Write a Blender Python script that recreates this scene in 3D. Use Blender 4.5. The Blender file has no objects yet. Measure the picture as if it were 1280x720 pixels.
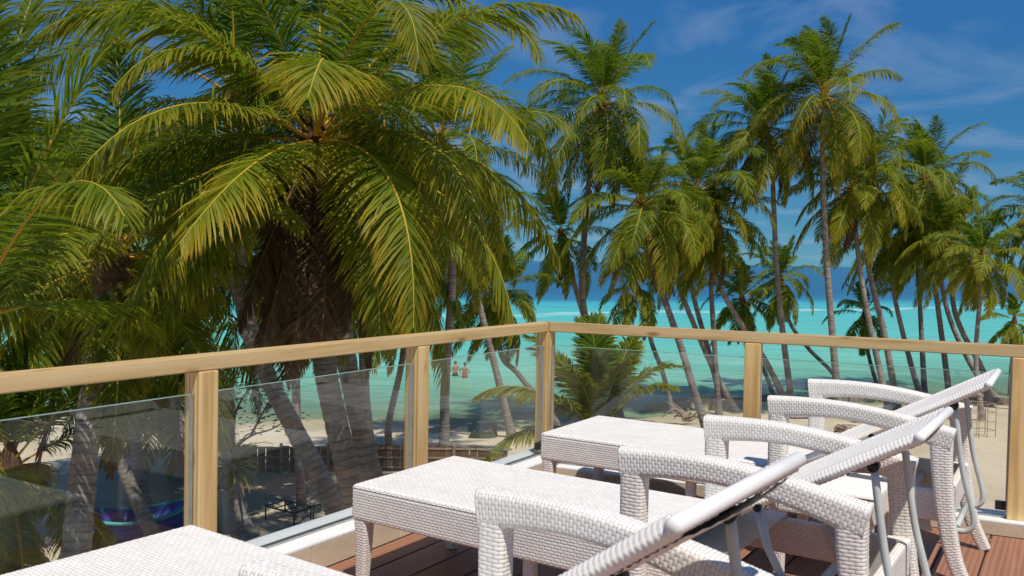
import bpy, bmesh, math, random
import numpy as np
from mathutils import Vector, Matrix

# ------------------------------------------------------------------ camera
sc = bpy.context.scene
col = sc.collection
R = math.radians
DZ = 6.6                 # deck level above the sea
CAMZ = DZ + 1.40
FPX = 1106.0             # focal length in pixels of a 1280 wide picture
PITCH = math.atan(35 / FPX)
ROLL = R(1.1)
cF = Vector((0, math.cos(PITCH), -math.sin(PITCH)))
cU0 = Vector((0, math.sin(PITCH), math.cos(PITCH)))
cR = Vector((1, 0, 0)) * math.cos(ROLL) + cU0 * math.sin(ROLL)
cU = Vector((1, 0, 0)) * -math.sin(ROLL) + cU0 * math.cos(ROLL)
cd = bpy.data.cameras.new('camera')
cam = bpy.data.objects.new('camera', cd)
col.objects.link(cam)
cam.matrix_world = Matrix(((cR.x, cU.x, -cF.x, 0), (cR.y, cU.y, -cF.y, 0), (cR.z, cU.z, -cF.z, CAMZ), (0, 0, 0, 1)))
cd.sensor_width = 36.0
cd.lens = 36.0 * FPX / 1280
cd.clip_start = 0.05
cd.clip_end = 30000
sc.camera = cam
cd.dof.use_dof = True
cd.dof.focus_distance = 8.0
cd.dof.aperture_fstop = 9.0


def at(px, py, Y):
    """the point of the place seen at a pixel of the photograph, Y metres in front"""
    d = cF + cR * ((px - 640) / FPX) - cU * ((py - 360) / FPX)
    t = Y / d.y
    return Vector((0, 0, CAMZ)) + d * t


def on_z(px, py, z):
    d = cF + cR * ((px - 640) / FPX) - cU * ((py - 360) / FPX)
    t = (z - CAMZ) / d.z
    return Vector((0, 0, CAMZ)) + d * t


# ------------------------------------------------------------------ light
SUN_EL = R(62)
SUN_DIR = Vector((0.34, -0.94, 0)).normalized()
world = bpy.data.worlds.new('World')
sc.world = world
world.use_nodes = True
wn = world.node_tree.nodes
wl = world.node_tree.links
wn.clear()
w_out = wn.new('ShaderNodeOutputWorld')
w_bg = wn.new('ShaderNodeBackground')
w_sky = wn.new('ShaderNodeTexSky')
w_sky.sky_type = 'NISHITA'
w_sky.sun_disc = False
w_sky.sun_elevation = SUN_EL
w_sky.sun_rotation = math.atan2(SUN_DIR.x, SUN_DIR.y)
w_sky.altitude = 0
w_sky.air_density = 0.5
w_sky.dust_density = 0.0
w_sky.ozone_density = 5.0
w_bg.inputs['Strength'].default_value = 0.096
# the deep polarised blue of the photograph: one grade over the whole sky
w_sc = wn.new('ShaderNodeSeparateColor'); wl.new(w_sky.outputs[0], w_sc.inputs[0])
w_hsv = wn.new('ShaderNodeCombineColor')
for ch, (pw, k) in enumerate(((0.7, 0.185), (0.5, 0.40), (0.15, 0.49))):
    w_a = wn.new('ShaderNodeMath'); w_a.operation = 'MULTIPLY'; w_a.inputs[1].default_value = 0.1
    w_b = wn.new('ShaderNodeMath'); w_b.operation = 'POWER'; w_b.inputs[1].default_value = pw
    w_c = wn.new('ShaderNodeMath'); w_c.operation = 'MULTIPLY'; w_c.inputs[1].default_value = k * 10
    wl.new(w_sc.outputs[ch], w_a.inputs[0]); wl.new(w_a.outputs[0], w_b.inputs[0]); wl.new(w_b.outputs[0], w_c.inputs[0])
    wl.new(w_c.outputs[0], w_hsv.inputs[ch])
# thin wisps of cloud, laid on a high plane over the whole sky
w_tc = wn.new('ShaderNodeTexCoord')
w_sep = wn.new('ShaderNodeSeparateXYZ')
wl.new(w_tc.outputs['Generated'], w_sep.inputs[0])
w_zz = wn.new('ShaderNodeMath'); w_zz.operation = 'ADD'; w_zz.inputs[1].default_value = 0.12
wl.new(w_sep.outputs['Z'], w_zz.inputs[0])
w_zm = wn.new('ShaderNodeMath'); w_zm.operation = 'MAXIMUM'; w_zm.inputs[1].default_value = 0.05
wl.new(w_zz.outputs[0], w_zm.inputs[0])
w_dx = wn.new('ShaderNodeMath'); w_dx.operation = 'DIVIDE'
w_dy = wn.new('ShaderNodeMath'); w_dy.operation = 'DIVIDE'
wl.new(w_sep.outputs['X'], w_dx.inputs[0]); wl.new(w_zm.outputs[0], w_dx.inputs[1])
wl.new(w_sep.outputs['Y'], w_dy.inputs[0]); wl.new(w_zm.outputs[0], w_dy.inputs[1])
w_cmb = wn.new('ShaderNodeCombineXYZ')
wl.new(w_dx.outputs[0], w_cmb.inputs[0]); wl.new(w_dy.outputs[0], w_cmb.inputs[1])
w_no = wn.new('ShaderNodeTexNoise')
w_no.inputs['Scale'].default_value = 1.7
w_no.inputs['Detail'].default_value = 7.0
w_no.inputs['Roughness'].default_value = 0.55
w_no.inputs['Distortion'].default_value = 0.6
wl.new(w_cmb.outputs[0], w_no.inputs['Vector'])
w_rm = wn.new('ShaderNodeValToRGB')
w_rm.color_ramp.elements[0].position = 0.47
w_rm.color_ramp.elements[1].position = 0.80
w_rm.color_ramp.elements[1].color = (0.55, 0.55, 0.55, 1)
wl.new(w_no.outputs['Fac'], w_rm.inputs['Fac'])
w_mix = wn.new('ShaderNodeMixRGB')
w_mix.inputs[2].default_value = (3.6, 4.6, 6.0, 1)
wl.new(w_rm.outputs[0], w_mix.inputs[0])
wl.new(w_hsv.outputs[0], w_mix.inputs[1])
wl.new(w_mix.outputs[0], w_bg.inputs['Color'])
wl.new(w_bg.outputs[0], w_out.inputs[0])

sl = bpy.data.lights.new('sun', 'SUN')
sl.energy = 4.6
sl.angle = R(0.55)
sl.color = (1.0, 0.93, 0.82)
sun = bpy.data.objects.new('sun', sl)
col.objects.link(sun)
to_sun = Vector((SUN_DIR.x * math.cos(SUN_EL), SUN_DIR.y * math.cos(SUN_EL), math.sin(SUN_EL)))
sun.rotation_euler = to_sun.to_track_quat('Z', 'Y').to_euler()
sun.location = (0, 0, 60)
sc.view_settings.view_transform = 'Standard'
sc.view_settings.look = 'None'
sc.view_settings.gamma = 1.0
sc.view_settings.exposure = 0.03
sc.render.engine = 'CYCLES'
sc.cycles.max_bounces = 8
sc.cycles.transparent_max_bounces = 24
sc.cycles.caustics_reflective = False
sc.cycles.caustics_refractive = False
sc.cycles.use_denoising = True

rnd = random.Random(7)
NR = np.random.RandomState


# ------------------------------------------------------------------ helpers
def tag(o, label=None, cat=None, group=None, kind=None):
    if label: o['label'] = label
    if cat: o['category'] = cat
    if group: o['group'] = group
    if kind: o['kind'] = kind
    elif cat: o['kind'] = 'thing'
    return o


def empty(name, loc=(0, 0, 0), rz=0.0):
    o = bpy.data.objects.new(name, None)
    o.empty_display_size = 0.2
    o.location = loc
    o.rotation_euler = (0, 0, rz)
    col.objects.link(o)
    return o


def link(name, me, parent=None):
    o = bpy.data.objects.new(name, me)
    col.objects.link(o)
    if parent is not None: o.parent = parent
    return o


def mesh_np(name, V, F4=None, F3=None, mat=None, smooth=False, colattr=None, uv=None):
    V = np.asarray(V, np.float32)
    parts, tot = [], []
    if F4 is not None and len(F4):
        F4 = np.asarray(F4, np.int32); parts.append(F4.ravel()); tot.append(np.full(len(F4), 4))
    if F3 is not None and len(F3):
        F3 = np.asarray(F3, np.int32); parts.append(F3.ravel()); tot.append(np.full(len(F3), 3))
    li = np.concatenate(parts); tt = np.concatenate(tot)
    st = np.concatenate([[0], np.cumsum(tt)[:-1]]).astype(np.int32)
    me = bpy.data.meshes.new(name)
    me.vertices.add(len(V)); me.vertices.foreach_set('co', V.ravel())
    me.loops.add(len(li)); me.loops.foreach_set('vertex_index', li.astype(np.int32))
    me.polygons.add(len(tt)); me.polygons.foreach_set('loop_start', st)
    if smooth: me.polygons.foreach_set('use_smooth', np.ones(len(tt), bool))
    me.update(calc_edges=True)
    if colattr is not None:
        a = me.color_attributes.new('fcol', 'FLOAT_COLOR', 'POINT')
        a.data.foreach_set('color', np.asarray(colattr, np.float32).ravel())
    if mat is not None: me.materials.append(mat)
    return me


class MB:
    """collects boxes, tubes, lathes; build() links them as one mesh object"""
    def __init__(self):
        self.v = []; self.f = []

    def add(self, V, F):
        b = len(self.v)
        self.v += [tuple(p) for p in V]
        self.f += [tuple(i + b for i in q) for q in F]

    def box(self, c, s, rz=0.0, ry=0.0, rx=0.0):
        M = Matrix.Translation(c) @ Matrix.Rotation(rz, 4, 'Z') @ Matrix.Rotation(ry, 4, 'Y') @ Matrix.Rotation(rx, 4, 'X')
        V = [M @ Vector((x * s[0] / 2, y * s[1] / 2, z * s[2] / 2)) for x in (-1, 1) for y in (-1, 1) for z in (-1, 1)]
        self.add(V, [(0, 1, 3, 2), (4, 6, 7, 5), (0, 4, 5, 1), (2, 3, 7, 6), (0, 2, 6, 4), (1, 5, 7, 3)])
        return self

    def tube(self, P, r, n=8, cap=True):
        P = [Vector(p) for p in P]
        m = len(P)
        rr = r if isinstance(r, (list, tuple)) else [r] * m
        V = []
        ref = None
        for i, p in enumerate(P):
            d = (P[min(i + 1, m - 1)] - P[max(i - 1, 0)]).normalized()
            if ref is None:
                a = Vector((0, 0, 1)) if abs(d.z) < 0.9 else Vector((1, 0, 0))
                ref = (a - d * a.dot(d)).normalized()
            else:
                ref = (ref - d * ref.dot(d)).normalized()
            b = d.cross(ref)
            for k in range(n):
                t = 2 * math.pi * k / n
                V.append(p + (ref * math.cos(t) + b * math.sin(t)) * rr[i])
        F = []
        for i in range(m - 1):
            for k in range(n):
                k2 = (k + 1) % n
                F.append((i * n + k, i * n + k2, (i + 1) * n + k2, (i + 1) * n + k))
        if cap:
            F.append(tuple(reversed(range(n))))
            F.append(tuple((m - 1) * n + k for k in range(n)))
        self.add(V, F)
        return self

    def mesh(self, name, mat, smooth=False, bevel=0.0, seg=2):
        me = bpy.data.meshes.new(name)
        me.from_pydata(self.v, [], self.f)
        if bevel:
            bm = bmesh.new(); bm.from_mesh(me)
            bmesh.ops.recalc_face_normals(bm, faces=bm.faces)
            bmesh.ops.bevel(bm, geom=[e for e in bm.edges if e.calc_face_angle(0) > 0.6], offset=bevel, segments=seg, affect='EDGES', profile=0.6)
            bm.to_mesh(me); bm.free()
        me.materials.append(mat)
        if smooth:
            for p in me.polygons: p.use_smooth = True
        me.update()
        return me

    def build(self, name, mat, parent=None, smooth=False, bevel=0.0, seg=2):
        return link(name, self.mesh(name, mat, smooth, bevel, seg), parent)


def nodes(name):
    m = bpy.data.materials.new(name)
    m.use_nodes = True
    nt = m.node_tree
    return m, nt, nt.nodes['Principled BSDF'], nt.nodes, nt.links


def nd(N, t, **kw):
    n = N.new(t)
    for k, v in kw.items():
        if k.startswith('i_'):
            key = k[2:]
            key = int(key) if key.isdigit() else key.replace('_', ' ')
            n.inputs[key].default_value = v
        else: setattr(n, k, v)
    return n


def mth(N, L, op, a, b=None, c=None, clamp=False):
    n = N.new('ShaderNodeMath'); n.operation = op; n.use_clamp = clamp
    for i, x in enumerate((a, b, c)):
        if x is None: continue
        if isinstance(x, (int, float)): n.inputs[i].default_value = x
        else: L.new(x, n.inputs[i])
    return n.outputs[0]


def mixc(N, L, f, a, b, mode='MIX'):
    n = N.new('ShaderNodeMixRGB'); n.blend_type = mode
    for i, x in enumerate((f, a, b)):
        if isinstance(x, (int, float)): n.inputs[i].default_value = x
        elif isinstance(x, tuple): n.inputs[i].default_value = (*x, 1)
        else: L.new(x, n.inputs[i])
    return n.outputs[0]


def ramp(N, L, f, stops, interp='LINEAR'):
    n = N.new('ShaderNodeValToRGB')
    n.color_ramp.interpolation = interp
    e = n.color_ramp.elements
    while len(e) < len(stops): e.new(0.5)
    for q, (p, c) in zip(e, stops):
        q.position = p
        q.color = (c, c, c, 1) if isinstance(c, (int, float)) else (*c, 1)
    L.new(f, n.inputs[0])
    return n.outputs[0]


def simple(name, c, rough=0.6, var=0.15, scale=8.0, bump=0.0, bscale=40.0, metal=0.0, spec=0.3):
    m, nt, b, N, L = nodes(name)
    tc = N.new('ShaderNodeTexCoord')
    oi = N.new('ShaderNodeObjectInfo')
    no = nd(N, 'ShaderNodeTexNoise', i_Scale=scale, i_Detail=5.0)
    L.new(tc.outputs['Object'], no.inputs['Vector'])
    lo = tuple(x * (1 - var) for x in c); hi = tuple(min(1, x * (1 + var)) for x in c)
    r1 = ramp(N, L, no.outputs['Fac'], [(0.3, lo), (0.7, hi)])
    k = mth(N, L, 'MULTIPLY_ADD', oi.outputs['Random'], var, 1 - var / 2)
    cc = mixc(N, L, 1.0, r1, k, 'MULTIPLY')
    L.new(cc, b.inputs['Base Color'])
    b.inputs['Roughness'].default_value = rough
    b.inputs['Metallic'].default_value = metal
    b.inputs['Specular IOR Level'].default_value = spec
    if bump:
        n2 = nd(N, 'ShaderNodeTexNoise', i_Scale=bscale, i_Detail=4.0)
        L.new(tc.outputs['Object'], n2.inputs['Vector'])
        bp = nd(N, 'ShaderNodeBump', i_Strength=bump, i_Distance=0.02)
        L.new(n2.outputs['Fac'], bp.inputs['Height'])
        L.new(bp.outputs[0], b.inputs['Normal'])
    return m


# ------------------------------------------------------------------ materials
def mat_sand():
    m, nt, b, N, L = nodes('sand')
    geo = N.new('ShaderNodeNewGeometry')
    sp = N.new('ShaderNodeSeparateXYZ'); L.new(geo.outputs['Position'], sp.inputs[0])
    n1 = nd(N, 'ShaderNodeTexNoise', i_Scale=0.35, i_Detail=6.0, i_Roughness=0.6)
    L.new(geo.outputs['Position'], n1.inputs['Vector'])
    n2 = nd(N, 'ShaderNodeTexNoise', i_Scale=3.5, i_Detail=6.0, i_Roughness=0.7)
    L.new(geo.outputs['Position'], n2.inputs['Vector'])
    c = ramp(N, L, n1.outputs['Fac'], [(0.3, (0.48, 0.40, 0.28)), (0.7, (0.62, 0.53, 0.39))])
    litter = ramp(N, L, n2.outputs['Fac'], [(0.60, 0.0), (0.70, 0.55)])
    inland = mth(N, L, 'MULTIPLY', litter, mth(N, L, 'MULTIPLY_ADD', sp.outputs['Z'], 1.6, -0.6, clamp=True))
    c = mixc(N, L, inland, c, (0.20, 0.15, 0.085))
    wet = mth(N, L, 'MULTIPLY_ADD', sp.outputs['Z'], -5.0, 0.9, clamp=True)
    c = mixc(N, L, mth(N, L, 'MULTIPLY', wet, 0.75), c, (0.30, 0.25, 0.155))
    # weed and coral rubble on the shallow bed
    n3 = nd(N, 'ShaderNodeTexNoise', i_Scale=0.55, i_Detail=6.0, i_Roughness=0.65)
    mp = N.new('ShaderNodeMapping'); mp.inputs['Scale'].default_value = (0.45, 1.6, 1)
    L.new(geo.outputs['Position'], mp.inputs[0]); L.new(mp.outputs[0], n3.inputs['Vector'])
    under = mth(N, L, 'MULTIPLY_ADD', sp.outputs['Z'], -3.0, -0.2, clamp=True)
    weed = mth(N, L, 'MULTIPLY', ramp(N, L, n3.outputs['Fac'], [(0.5, 0.0), (0.62, 0.8)]), under)
    c = mixc(N, L, weed, c, (0.13, 0.13, 0.06))
    L.new(c, b.inputs['Base Color'])
    b.inputs['Roughness'].default_value = 0.9
    b.inputs['Specular IOR Level'].default_value = 0.1
    bp = nd(N, 'ShaderNodeBump', i_Strength=0.6, i_Distance=0.12)
    L.new(n2.outputs['Fac'], bp.inputs['Height']); L.new(bp.outputs[0], b.inputs['Normal'])
    return m


def mat_water():
    m, nt, b, N, L = nodes('sea_water')
    geo = N.new('ShaderNodeNewGeometry')
    sp = N.new('ShaderNodeSeparateXYZ'); L.new(geo.outputs['Position'], sp.inputs[0])
    X, Y = sp.outputs['X'], sp.outputs['Y']
    shore = mth(N, L, 'MULTIPLY_ADD', mth(N, L, 'MAXIMUM', mth(N, L, 'ADD', X, 1.5), 0.0), 0.40, 42.5)
    d = mth(N, L, 'SUBTRACT', Y, shore)
    mp = N.new('ShaderNodeMapping'); mp.inputs['Scale'].default_value = (0.25, 1.0, 1)
    L.new(geo.outputs['Position'], mp.inputs[0])
    nb = nd(N, 'ShaderNodeTexNoise', i_Scale=0.05, i_Detail=5.0, i_Roughness=0.6)
    L.new(mp.outputs[0], nb.inputs['Vector'])
    dn = mth(N, L, 'MULTIPLY_ADD', mth(N, L, 'SUBTRACT', nb.outputs['Fac'], 0.5), mth(N, L, 'MULTIPLY_ADD', d, 0.35, 6.0), d)
    fac = mth(N, L, 'DIVIDE', dn, 260.0, clamp=True)
    c = ramp(N, L, fac, [(0.0, (0.26, 0.42, 0.24)), (0.03, (0.19, 0.48, 0.30)), (0.075, (0.19, 0.53, 0.36)), (0.16, (0.13, 0.53, 0.41)),
                         (0.32, (0.095, 0.52, 0.45)), (0.45, (0.06, 0.44, 0.45)), (0.54, (0.013, 0.16, 0.28)), (0.7, (0.008, 0.090, 0.20))])
    # darker streaks of weed and swell
    ns = nd(N, 'ShaderNodeTexNoise', i_Scale=0.22, i_Detail=6.0, i_Roughness=0.65)
    mp2 = N.new('ShaderNodeMapping'); mp2.inputs['Scale'].default_value = (0.3, 1.5, 1)
    L.new(geo.outputs['Position'], mp2.inputs[0]); L.new(mp2.outputs[0], ns.inputs['Vector'])
    st = ramp(N, L, ns.outputs['Fac'], [(0.35, 0.88), (0.65, 1.08)])
    c = mixc(N, L, 1.0, c, st, 'MULTIPLY')
    # broken foam where the swell meets the reef
    nf = nd(N, 'ShaderNodeTexNoise', i_Scale=0.05, i_Detail=3.0)
    mp3 = N.new('ShaderNodeMapping'); mp3.inputs['Scale'].default_value = (1, 0.25, 1)
    L.new(geo.outputs['Position'], mp3.inputs[0]); L.new(mp3.outputs[0], nf.inputs['Vector'])
    nf2 = nd(N, 'ShaderNodeTexNoise', i_Scale=0.35, i_Detail=5.0)
    mp4 = N.new('ShaderNodeMapping'); mp4.inputs['Scale'].default_value = (0.5, 1.6, 1)
    L.new(geo.outputs['Position'], mp4.inputs[0]); L.new(mp4.outputs[0], nf2.inputs['Vector'])
    line = mth(N, L, 'MULTIPLY_ADD', X, 0.55, 129.0)
    off = mth(N, L, 'ABSOLUTE', mth(N, L, 'SUBTRACT', mth(N, L, 'MULTIPLY_ADD', mth(N, L, 'SUBTRACT', nf.outputs['Fac'], 0.5), 26.0, Y), line))
    band = mth(N, L, 'SUBTRACT', 1.0, mth(N, L, 'DIVIDE', off, 5.0), clamp=True)
    foam = mth(N, L, 'MULTIPLY', band, ramp(N, L, nf2.outputs['Fac'], [(0.42, 0.0), (0.62, 1.0)]))
    wash = mth(N, L, 'MULTIPLY', mth(N, L, 'SUBTRACT', 1.0, mth(N, L, 'DIVIDE', mth(N, L, 'ABSOLUTE', mth(N, L, 'SUBTRACT', d, 0.5)), 0.5), clamp=True), ramp(N, L, nf2.outputs['Fac'], [(0.45, 0.0), (0.65, 0.5)]))
    foam = mth(N, L, 'MAXIMUM', foam, wash)
    c = mixc(N, L, foam, c, (0.8, 0.83, 0.82))
    L.new(c, b.inputs['Base Color'])
    b.inputs['Roughness'].default_value = 0.18
    b.inputs['Specular IOR Level'].default_value = 0.08
    r1 = nd(N, 'ShaderNodeTexNoise', i_Scale=1.6, i_Detail=4.0)
    r2 = nd(N, 'ShaderNodeTexNoise', i_Scale=0.35, i_Detail=4.0)
    mp5 = N.new('ShaderNodeMapping'); mp5.inputs['Scale'].default_value = (0.5, 1.3, 1); mp5.inputs['Rotation'].default_value = (0, 0, 0.2)
    L.new(geo.outputs['Position'], mp5.inputs[0]); L.new(mp5.outputs[0], r1.inputs['Vector']); L.new(mp5.outputs[0], r2.inputs['Vector'])
    hs = mth(N, L, 'MULTIPLY_ADD', r2.outputs['Fac'], 2.0, r1.outputs['Fac'])
    bp = nd(N, 'ShaderNodeBump', i_Strength=0.7, i_Distance=0.22)
    L.new(hs, bp.inputs['Height']); L.new(bp.outputs[0], b.inputs['Normal'])
    # the shallow edge is clear
    tr = N.new('ShaderNodeBsdfTransparent'); tr.inputs[0].default_value = (0.80, 0.97, 0.88, 1)
    mx = N.new('ShaderNodeMixShader')
    op = ramp(N, L, mth(N, L, 'DIVIDE', d, 20.0, clamp=True), [(0.0, 0.12), (0.2, 0.45), (0.6, 0.85), (1.0, 1.0)])
    L.new(mth(N, L, 'MAXIMUM', op, foam), mx.inputs[0])
    L.new(tr.outputs[0], mx.inputs[1]); L.new(b.outputs[0], mx.inputs[2])
    L.new(mx.outputs[0], N['Material Output'].inputs[0])
    return m


def mat_leaf():
    m, nt, b, N, L = nodes('palm_leaf')
    at_ = nd(N, 'ShaderNodeVertexColor', layer_name='fcol')
    sp = N.new('ShaderNodeSeparateColor'); L.new(at_.outputs['Color'], sp.inputs[0])
    tip, t, rv, rach = sp.outputs[0], sp.outputs[1], sp.outputs[2], at_.outputs['Alpha']
    oi = N.new('ShaderNodeObjectInfo')
    so = N.new('ShaderNodeSeparateColor'); L.new(oi.outputs['Color'], so.inputs[0])
    age, orr = so.outputs[0], so.outputs[1]
    g = mixc(N, L, rv, (0.080, 0.170, 0.010), (0.170, 0.262, 0.014))
    g2 = mixc(N, L, rv, (0.052, 0.130, 0.012), (0.108, 0.212, 0.014))
    g = mixc(N, L, orr, g, g2)
    # yellowing from the tips inward, more on older fronds
    yk = mth(N, L, 'ADD', mth(N, L, 'MULTIPLY', mth(N, L, 'POWER', tip, 1.7), 0.66), mth(N, L, 'MULTIPLY', t, 0.27))
    yk = mth(N, L, 'ADD', yk, mth(N, L, 'MULTIPLY_ADD', rv, 0.3, -0.15))
    ya = mth(N, L, 'MULTIPLY', mth(N, L, 'MINIMUM', age, 0.75), 1.75)
    yf = mth(N, L, 'MULTIPLY', yk, ya, clamp=True)
    c = mixc(N, L, yf, g, mixc(N, L, rv, (0.42, 0.25, 0.012), (0.42, 0.34, 0.02)))
    brn = mth(N, L, 'MULTIPLY', mth(N, L, 'MULTIPLY_ADD', tip, 9.0, -8.2, clamp=True), mth(N, L, 'MULTIPLY_ADD', age, 0.9, 0.1, clamp=True))
    c = mixc(N, L, brn, c, (0.20, 0.11, 0.04))
    dead = mth(N, L, 'MULTIPLY_ADD', age, 8.0, -6.6, clamp=True)
    c = mixc(N, L, dead, c, mixc(N, L, rv, (0.075, 0.042, 0.020), (0.17, 0.10, 0.05)))
    rc = mixc(N, L, t, (0.46, 0.27, 0.02), (0.40, 0.30, 0.03))
    rc = mixc(N, L, mth(N, L, 'MULTIPLY', dead, 0.8), rc, (0.13, 0.08, 0.04))
    c = mixc(N, L, rach, c, rc)
    L.new(c, b.inputs['Base Color'])
    b.inputs['Roughness'].default_value = 0.5
    b.inputs['Specular IOR Level'].default_value = 0.24
    tl = N.new('ShaderNodeBsdfTranslucent')
    L.new(mixc(N, L, 0.4, c, (0.19, 0.29, 0.01)), tl.inputs[0])
    mx = N.new('ShaderNodeMixShader')
    L.new(mth(N, L, 'MULTIPLY', mth(N, L, 'SUBTRACT', 1.0, rach), mth(N, L, 'MULTIPLY_ADD', dead, -0.3, 0.5)), mx.inputs[0])
    L.new(b.outputs[0], mx.inputs[1]); L.new(tl.outputs[0], mx.inputs[2])
    L.new(mx.outputs[0], N['Material Output'].inputs[0])
    return m


def mat_bark(name, c1, c2, rings=False):
    m, nt, b, N, L = nodes(name)
    tc = N.new('ShaderNodeTexCoord')
    geo = N.new('ShaderNodeNewGeometry')
    n1 = nd(N, 'ShaderNodeTexNoise', i_Scale=2.2, i_Detail=8.0, i_Roughness=0.75)
    L.new(geo.outputs['Position'], n1.inputs['Vector'])
    mp = N.new('ShaderNodeMapping'); mp.inputs['Scale'].default_value = (1.5, 1.5, 14)
    L.new(geo.outputs['Position'], mp.inputs[0])
    n2 = nd(N, 'ShaderNodeTexNoise', i_Scale=1.0, i_Detail=4.0, i_Roughness=0.6)
    L.new(mp.outputs[0], n2.inputs['Vector'])
    f = mth(N, L, 'ADD', mth(N, L, 'MULTIPLY', n1.outputs['Fac'], 0.5), mth(N, L, 'MULTIPLY', n2.outputs['Fac'], 0.5))
    c = ramp(N, L, f, [(0.36, c1), (0.64, c2)])
    if rings:
        vc = nd(N, 'ShaderNodeVertexColor', layer_name='fcol')
        sv = N.new('ShaderNodeSeparateColor'); L.new(vc.outputs['Color'], sv.inputs[0])
        ph = mth(N, L, 'FRACT', mth(N, L, 'MULTIPLY_ADD', n1.outputs['Fac'], 0.5, sv.outputs[0]))
        sc_ = mth(N, L, 'SUBTRACT', 1.0, mth(N, L, 'DIVIDE', mth(N, L, 'MINIMUM', ph, mth(N, L, 'SUBTRACT', 1.0, ph)), 0.16), clamp=True)
        c = mixc(N, L, mth(N, L, 'MULTIPLY', sc_, 0.65), c, (0.06, 0.05, 0.044))
        # pale lichen
        nl_ = nd(N, 'ShaderNodeTexNoise', i_Scale=1.1, i_Detail=7.0, i_Roughness=0.7)
        L.new(geo.outputs['Position'], nl_.inputs['Vector'])
        c = mixc(N, L, ramp(N, L, nl_.outputs['Fac'], [(0.56, 0.0), (0.68, 0.6)]), c, (0.42, 0.40, 0.36))
    oi = N.new('ShaderNodeObjectInfo')
    c = mixc(N, L, 1.0, c, mth(N, L, 'MULTIPLY_ADD', oi.outputs['Random'], 0.5, 0.75), 'MULTIPLY')
    L.new(c, b.inputs['Base Color'])
    b.inputs['Roughness'].default_value = 0.9
    b.inputs['Specular IOR Level'].default_value = 0.15
    bp = nd(N, 'ShaderNodeBump', i_Strength=0.9, i_Distance=0.03)
    L.new(f, bp.inputs['Height']); L.new(bp.outputs[0], b.inputs['Normal'])
    return m


def mat_wood(name, cols, grain=(1.2, 22.0, 22.0), knots=True, rough=0.55, fromobj=True, spec=0.3):
    """planed timber; the grain runs along local x"""
    m, nt, b, N, L = nodes(name)
    tc = N.new('ShaderNodeTexCoord')
    oi = N.new('ShaderNodeObjectInfo')
    off = mth(N, L, 'MULTIPLY', oi.outputs['Random'], 37.0)
    cb = N.new('ShaderNodeCombineXYZ'); L.new(off, cb.inputs[0]); L.new(off, cb.inputs[1])
    ad = N.new('ShaderNodeVectorMath'); ad.operation = 'ADD'
    L.new(tc.outputs['Object'], ad.inputs[0]); L.new(cb.outputs[0], ad.inputs[1])
    mp = N.new('ShaderNodeMapping'); mp.inputs['Scale'].default_value = grain
    L.new(ad.outputs[0], mp.inputs[0])
    n1 = nd(N, 'ShaderNodeTexNoise', i_Scale=1.0, i_Detail=5.0, i_Roughness=0.6, i_Distortion=0.8)
    L.new(mp.outputs[0], n1.inputs['Vector'])
    wv = nd(N, 'ShaderNodeTexWave', i_Scale=0.55, i_Distortion=5.0, i_Detail=3.0)
    wv.bands_direction = 'Y'
    L.new(mp.outputs[0], wv.inputs['Vector'])
    f = mth(N, L, 'ADD', mth(N, L, 'MULTIPLY', n1.outputs['Fac'], 0.65), mth(N, L, 'MULTIPLY', wv.outputs['Fac'], 0.35))
    c = ramp(N, L, f, [(0.25, cols[0]), (0.5, cols[1]), (0.75, cols[2])])
    if knots:
        vo = nd(N, 'ShaderNodeTexVoronoi', i_Scale=1.0)
        mk = N.new('ShaderNodeMapping'); mk.inputs['Scale'].default_value = (2.6, 9, 9)
        L.new(ad.outputs[0], mk.inputs[0]); L.new(mk.outputs[0], vo.inputs['Vector'])
        kn = ramp(N, L, vo.outputs['Distance'], [(0.06, 0.8), (0.15, 0.0)])
        c = mixc(N, L, kn, c, cols[3])
    c = mixc(N, L, 1.0, c, mth(N, L, 'MULTIPLY_ADD', oi.outputs['Random'], 0.34, 0.83), 'MULTIPLY')
    L.new(c, b.inputs['Base Color'])
    b.inputs['Roughness'].default_value = rough
    b.inputs['Specular IOR Level'].default_value = spec
    bp = nd(N, 'ShaderNodeBump', i_Strength=0.25, i_Distance=0.004)
    L.new(f, bp.inputs['Height']); L.new(bp.outputs[0], b.inputs['Normal'])
    return m


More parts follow.
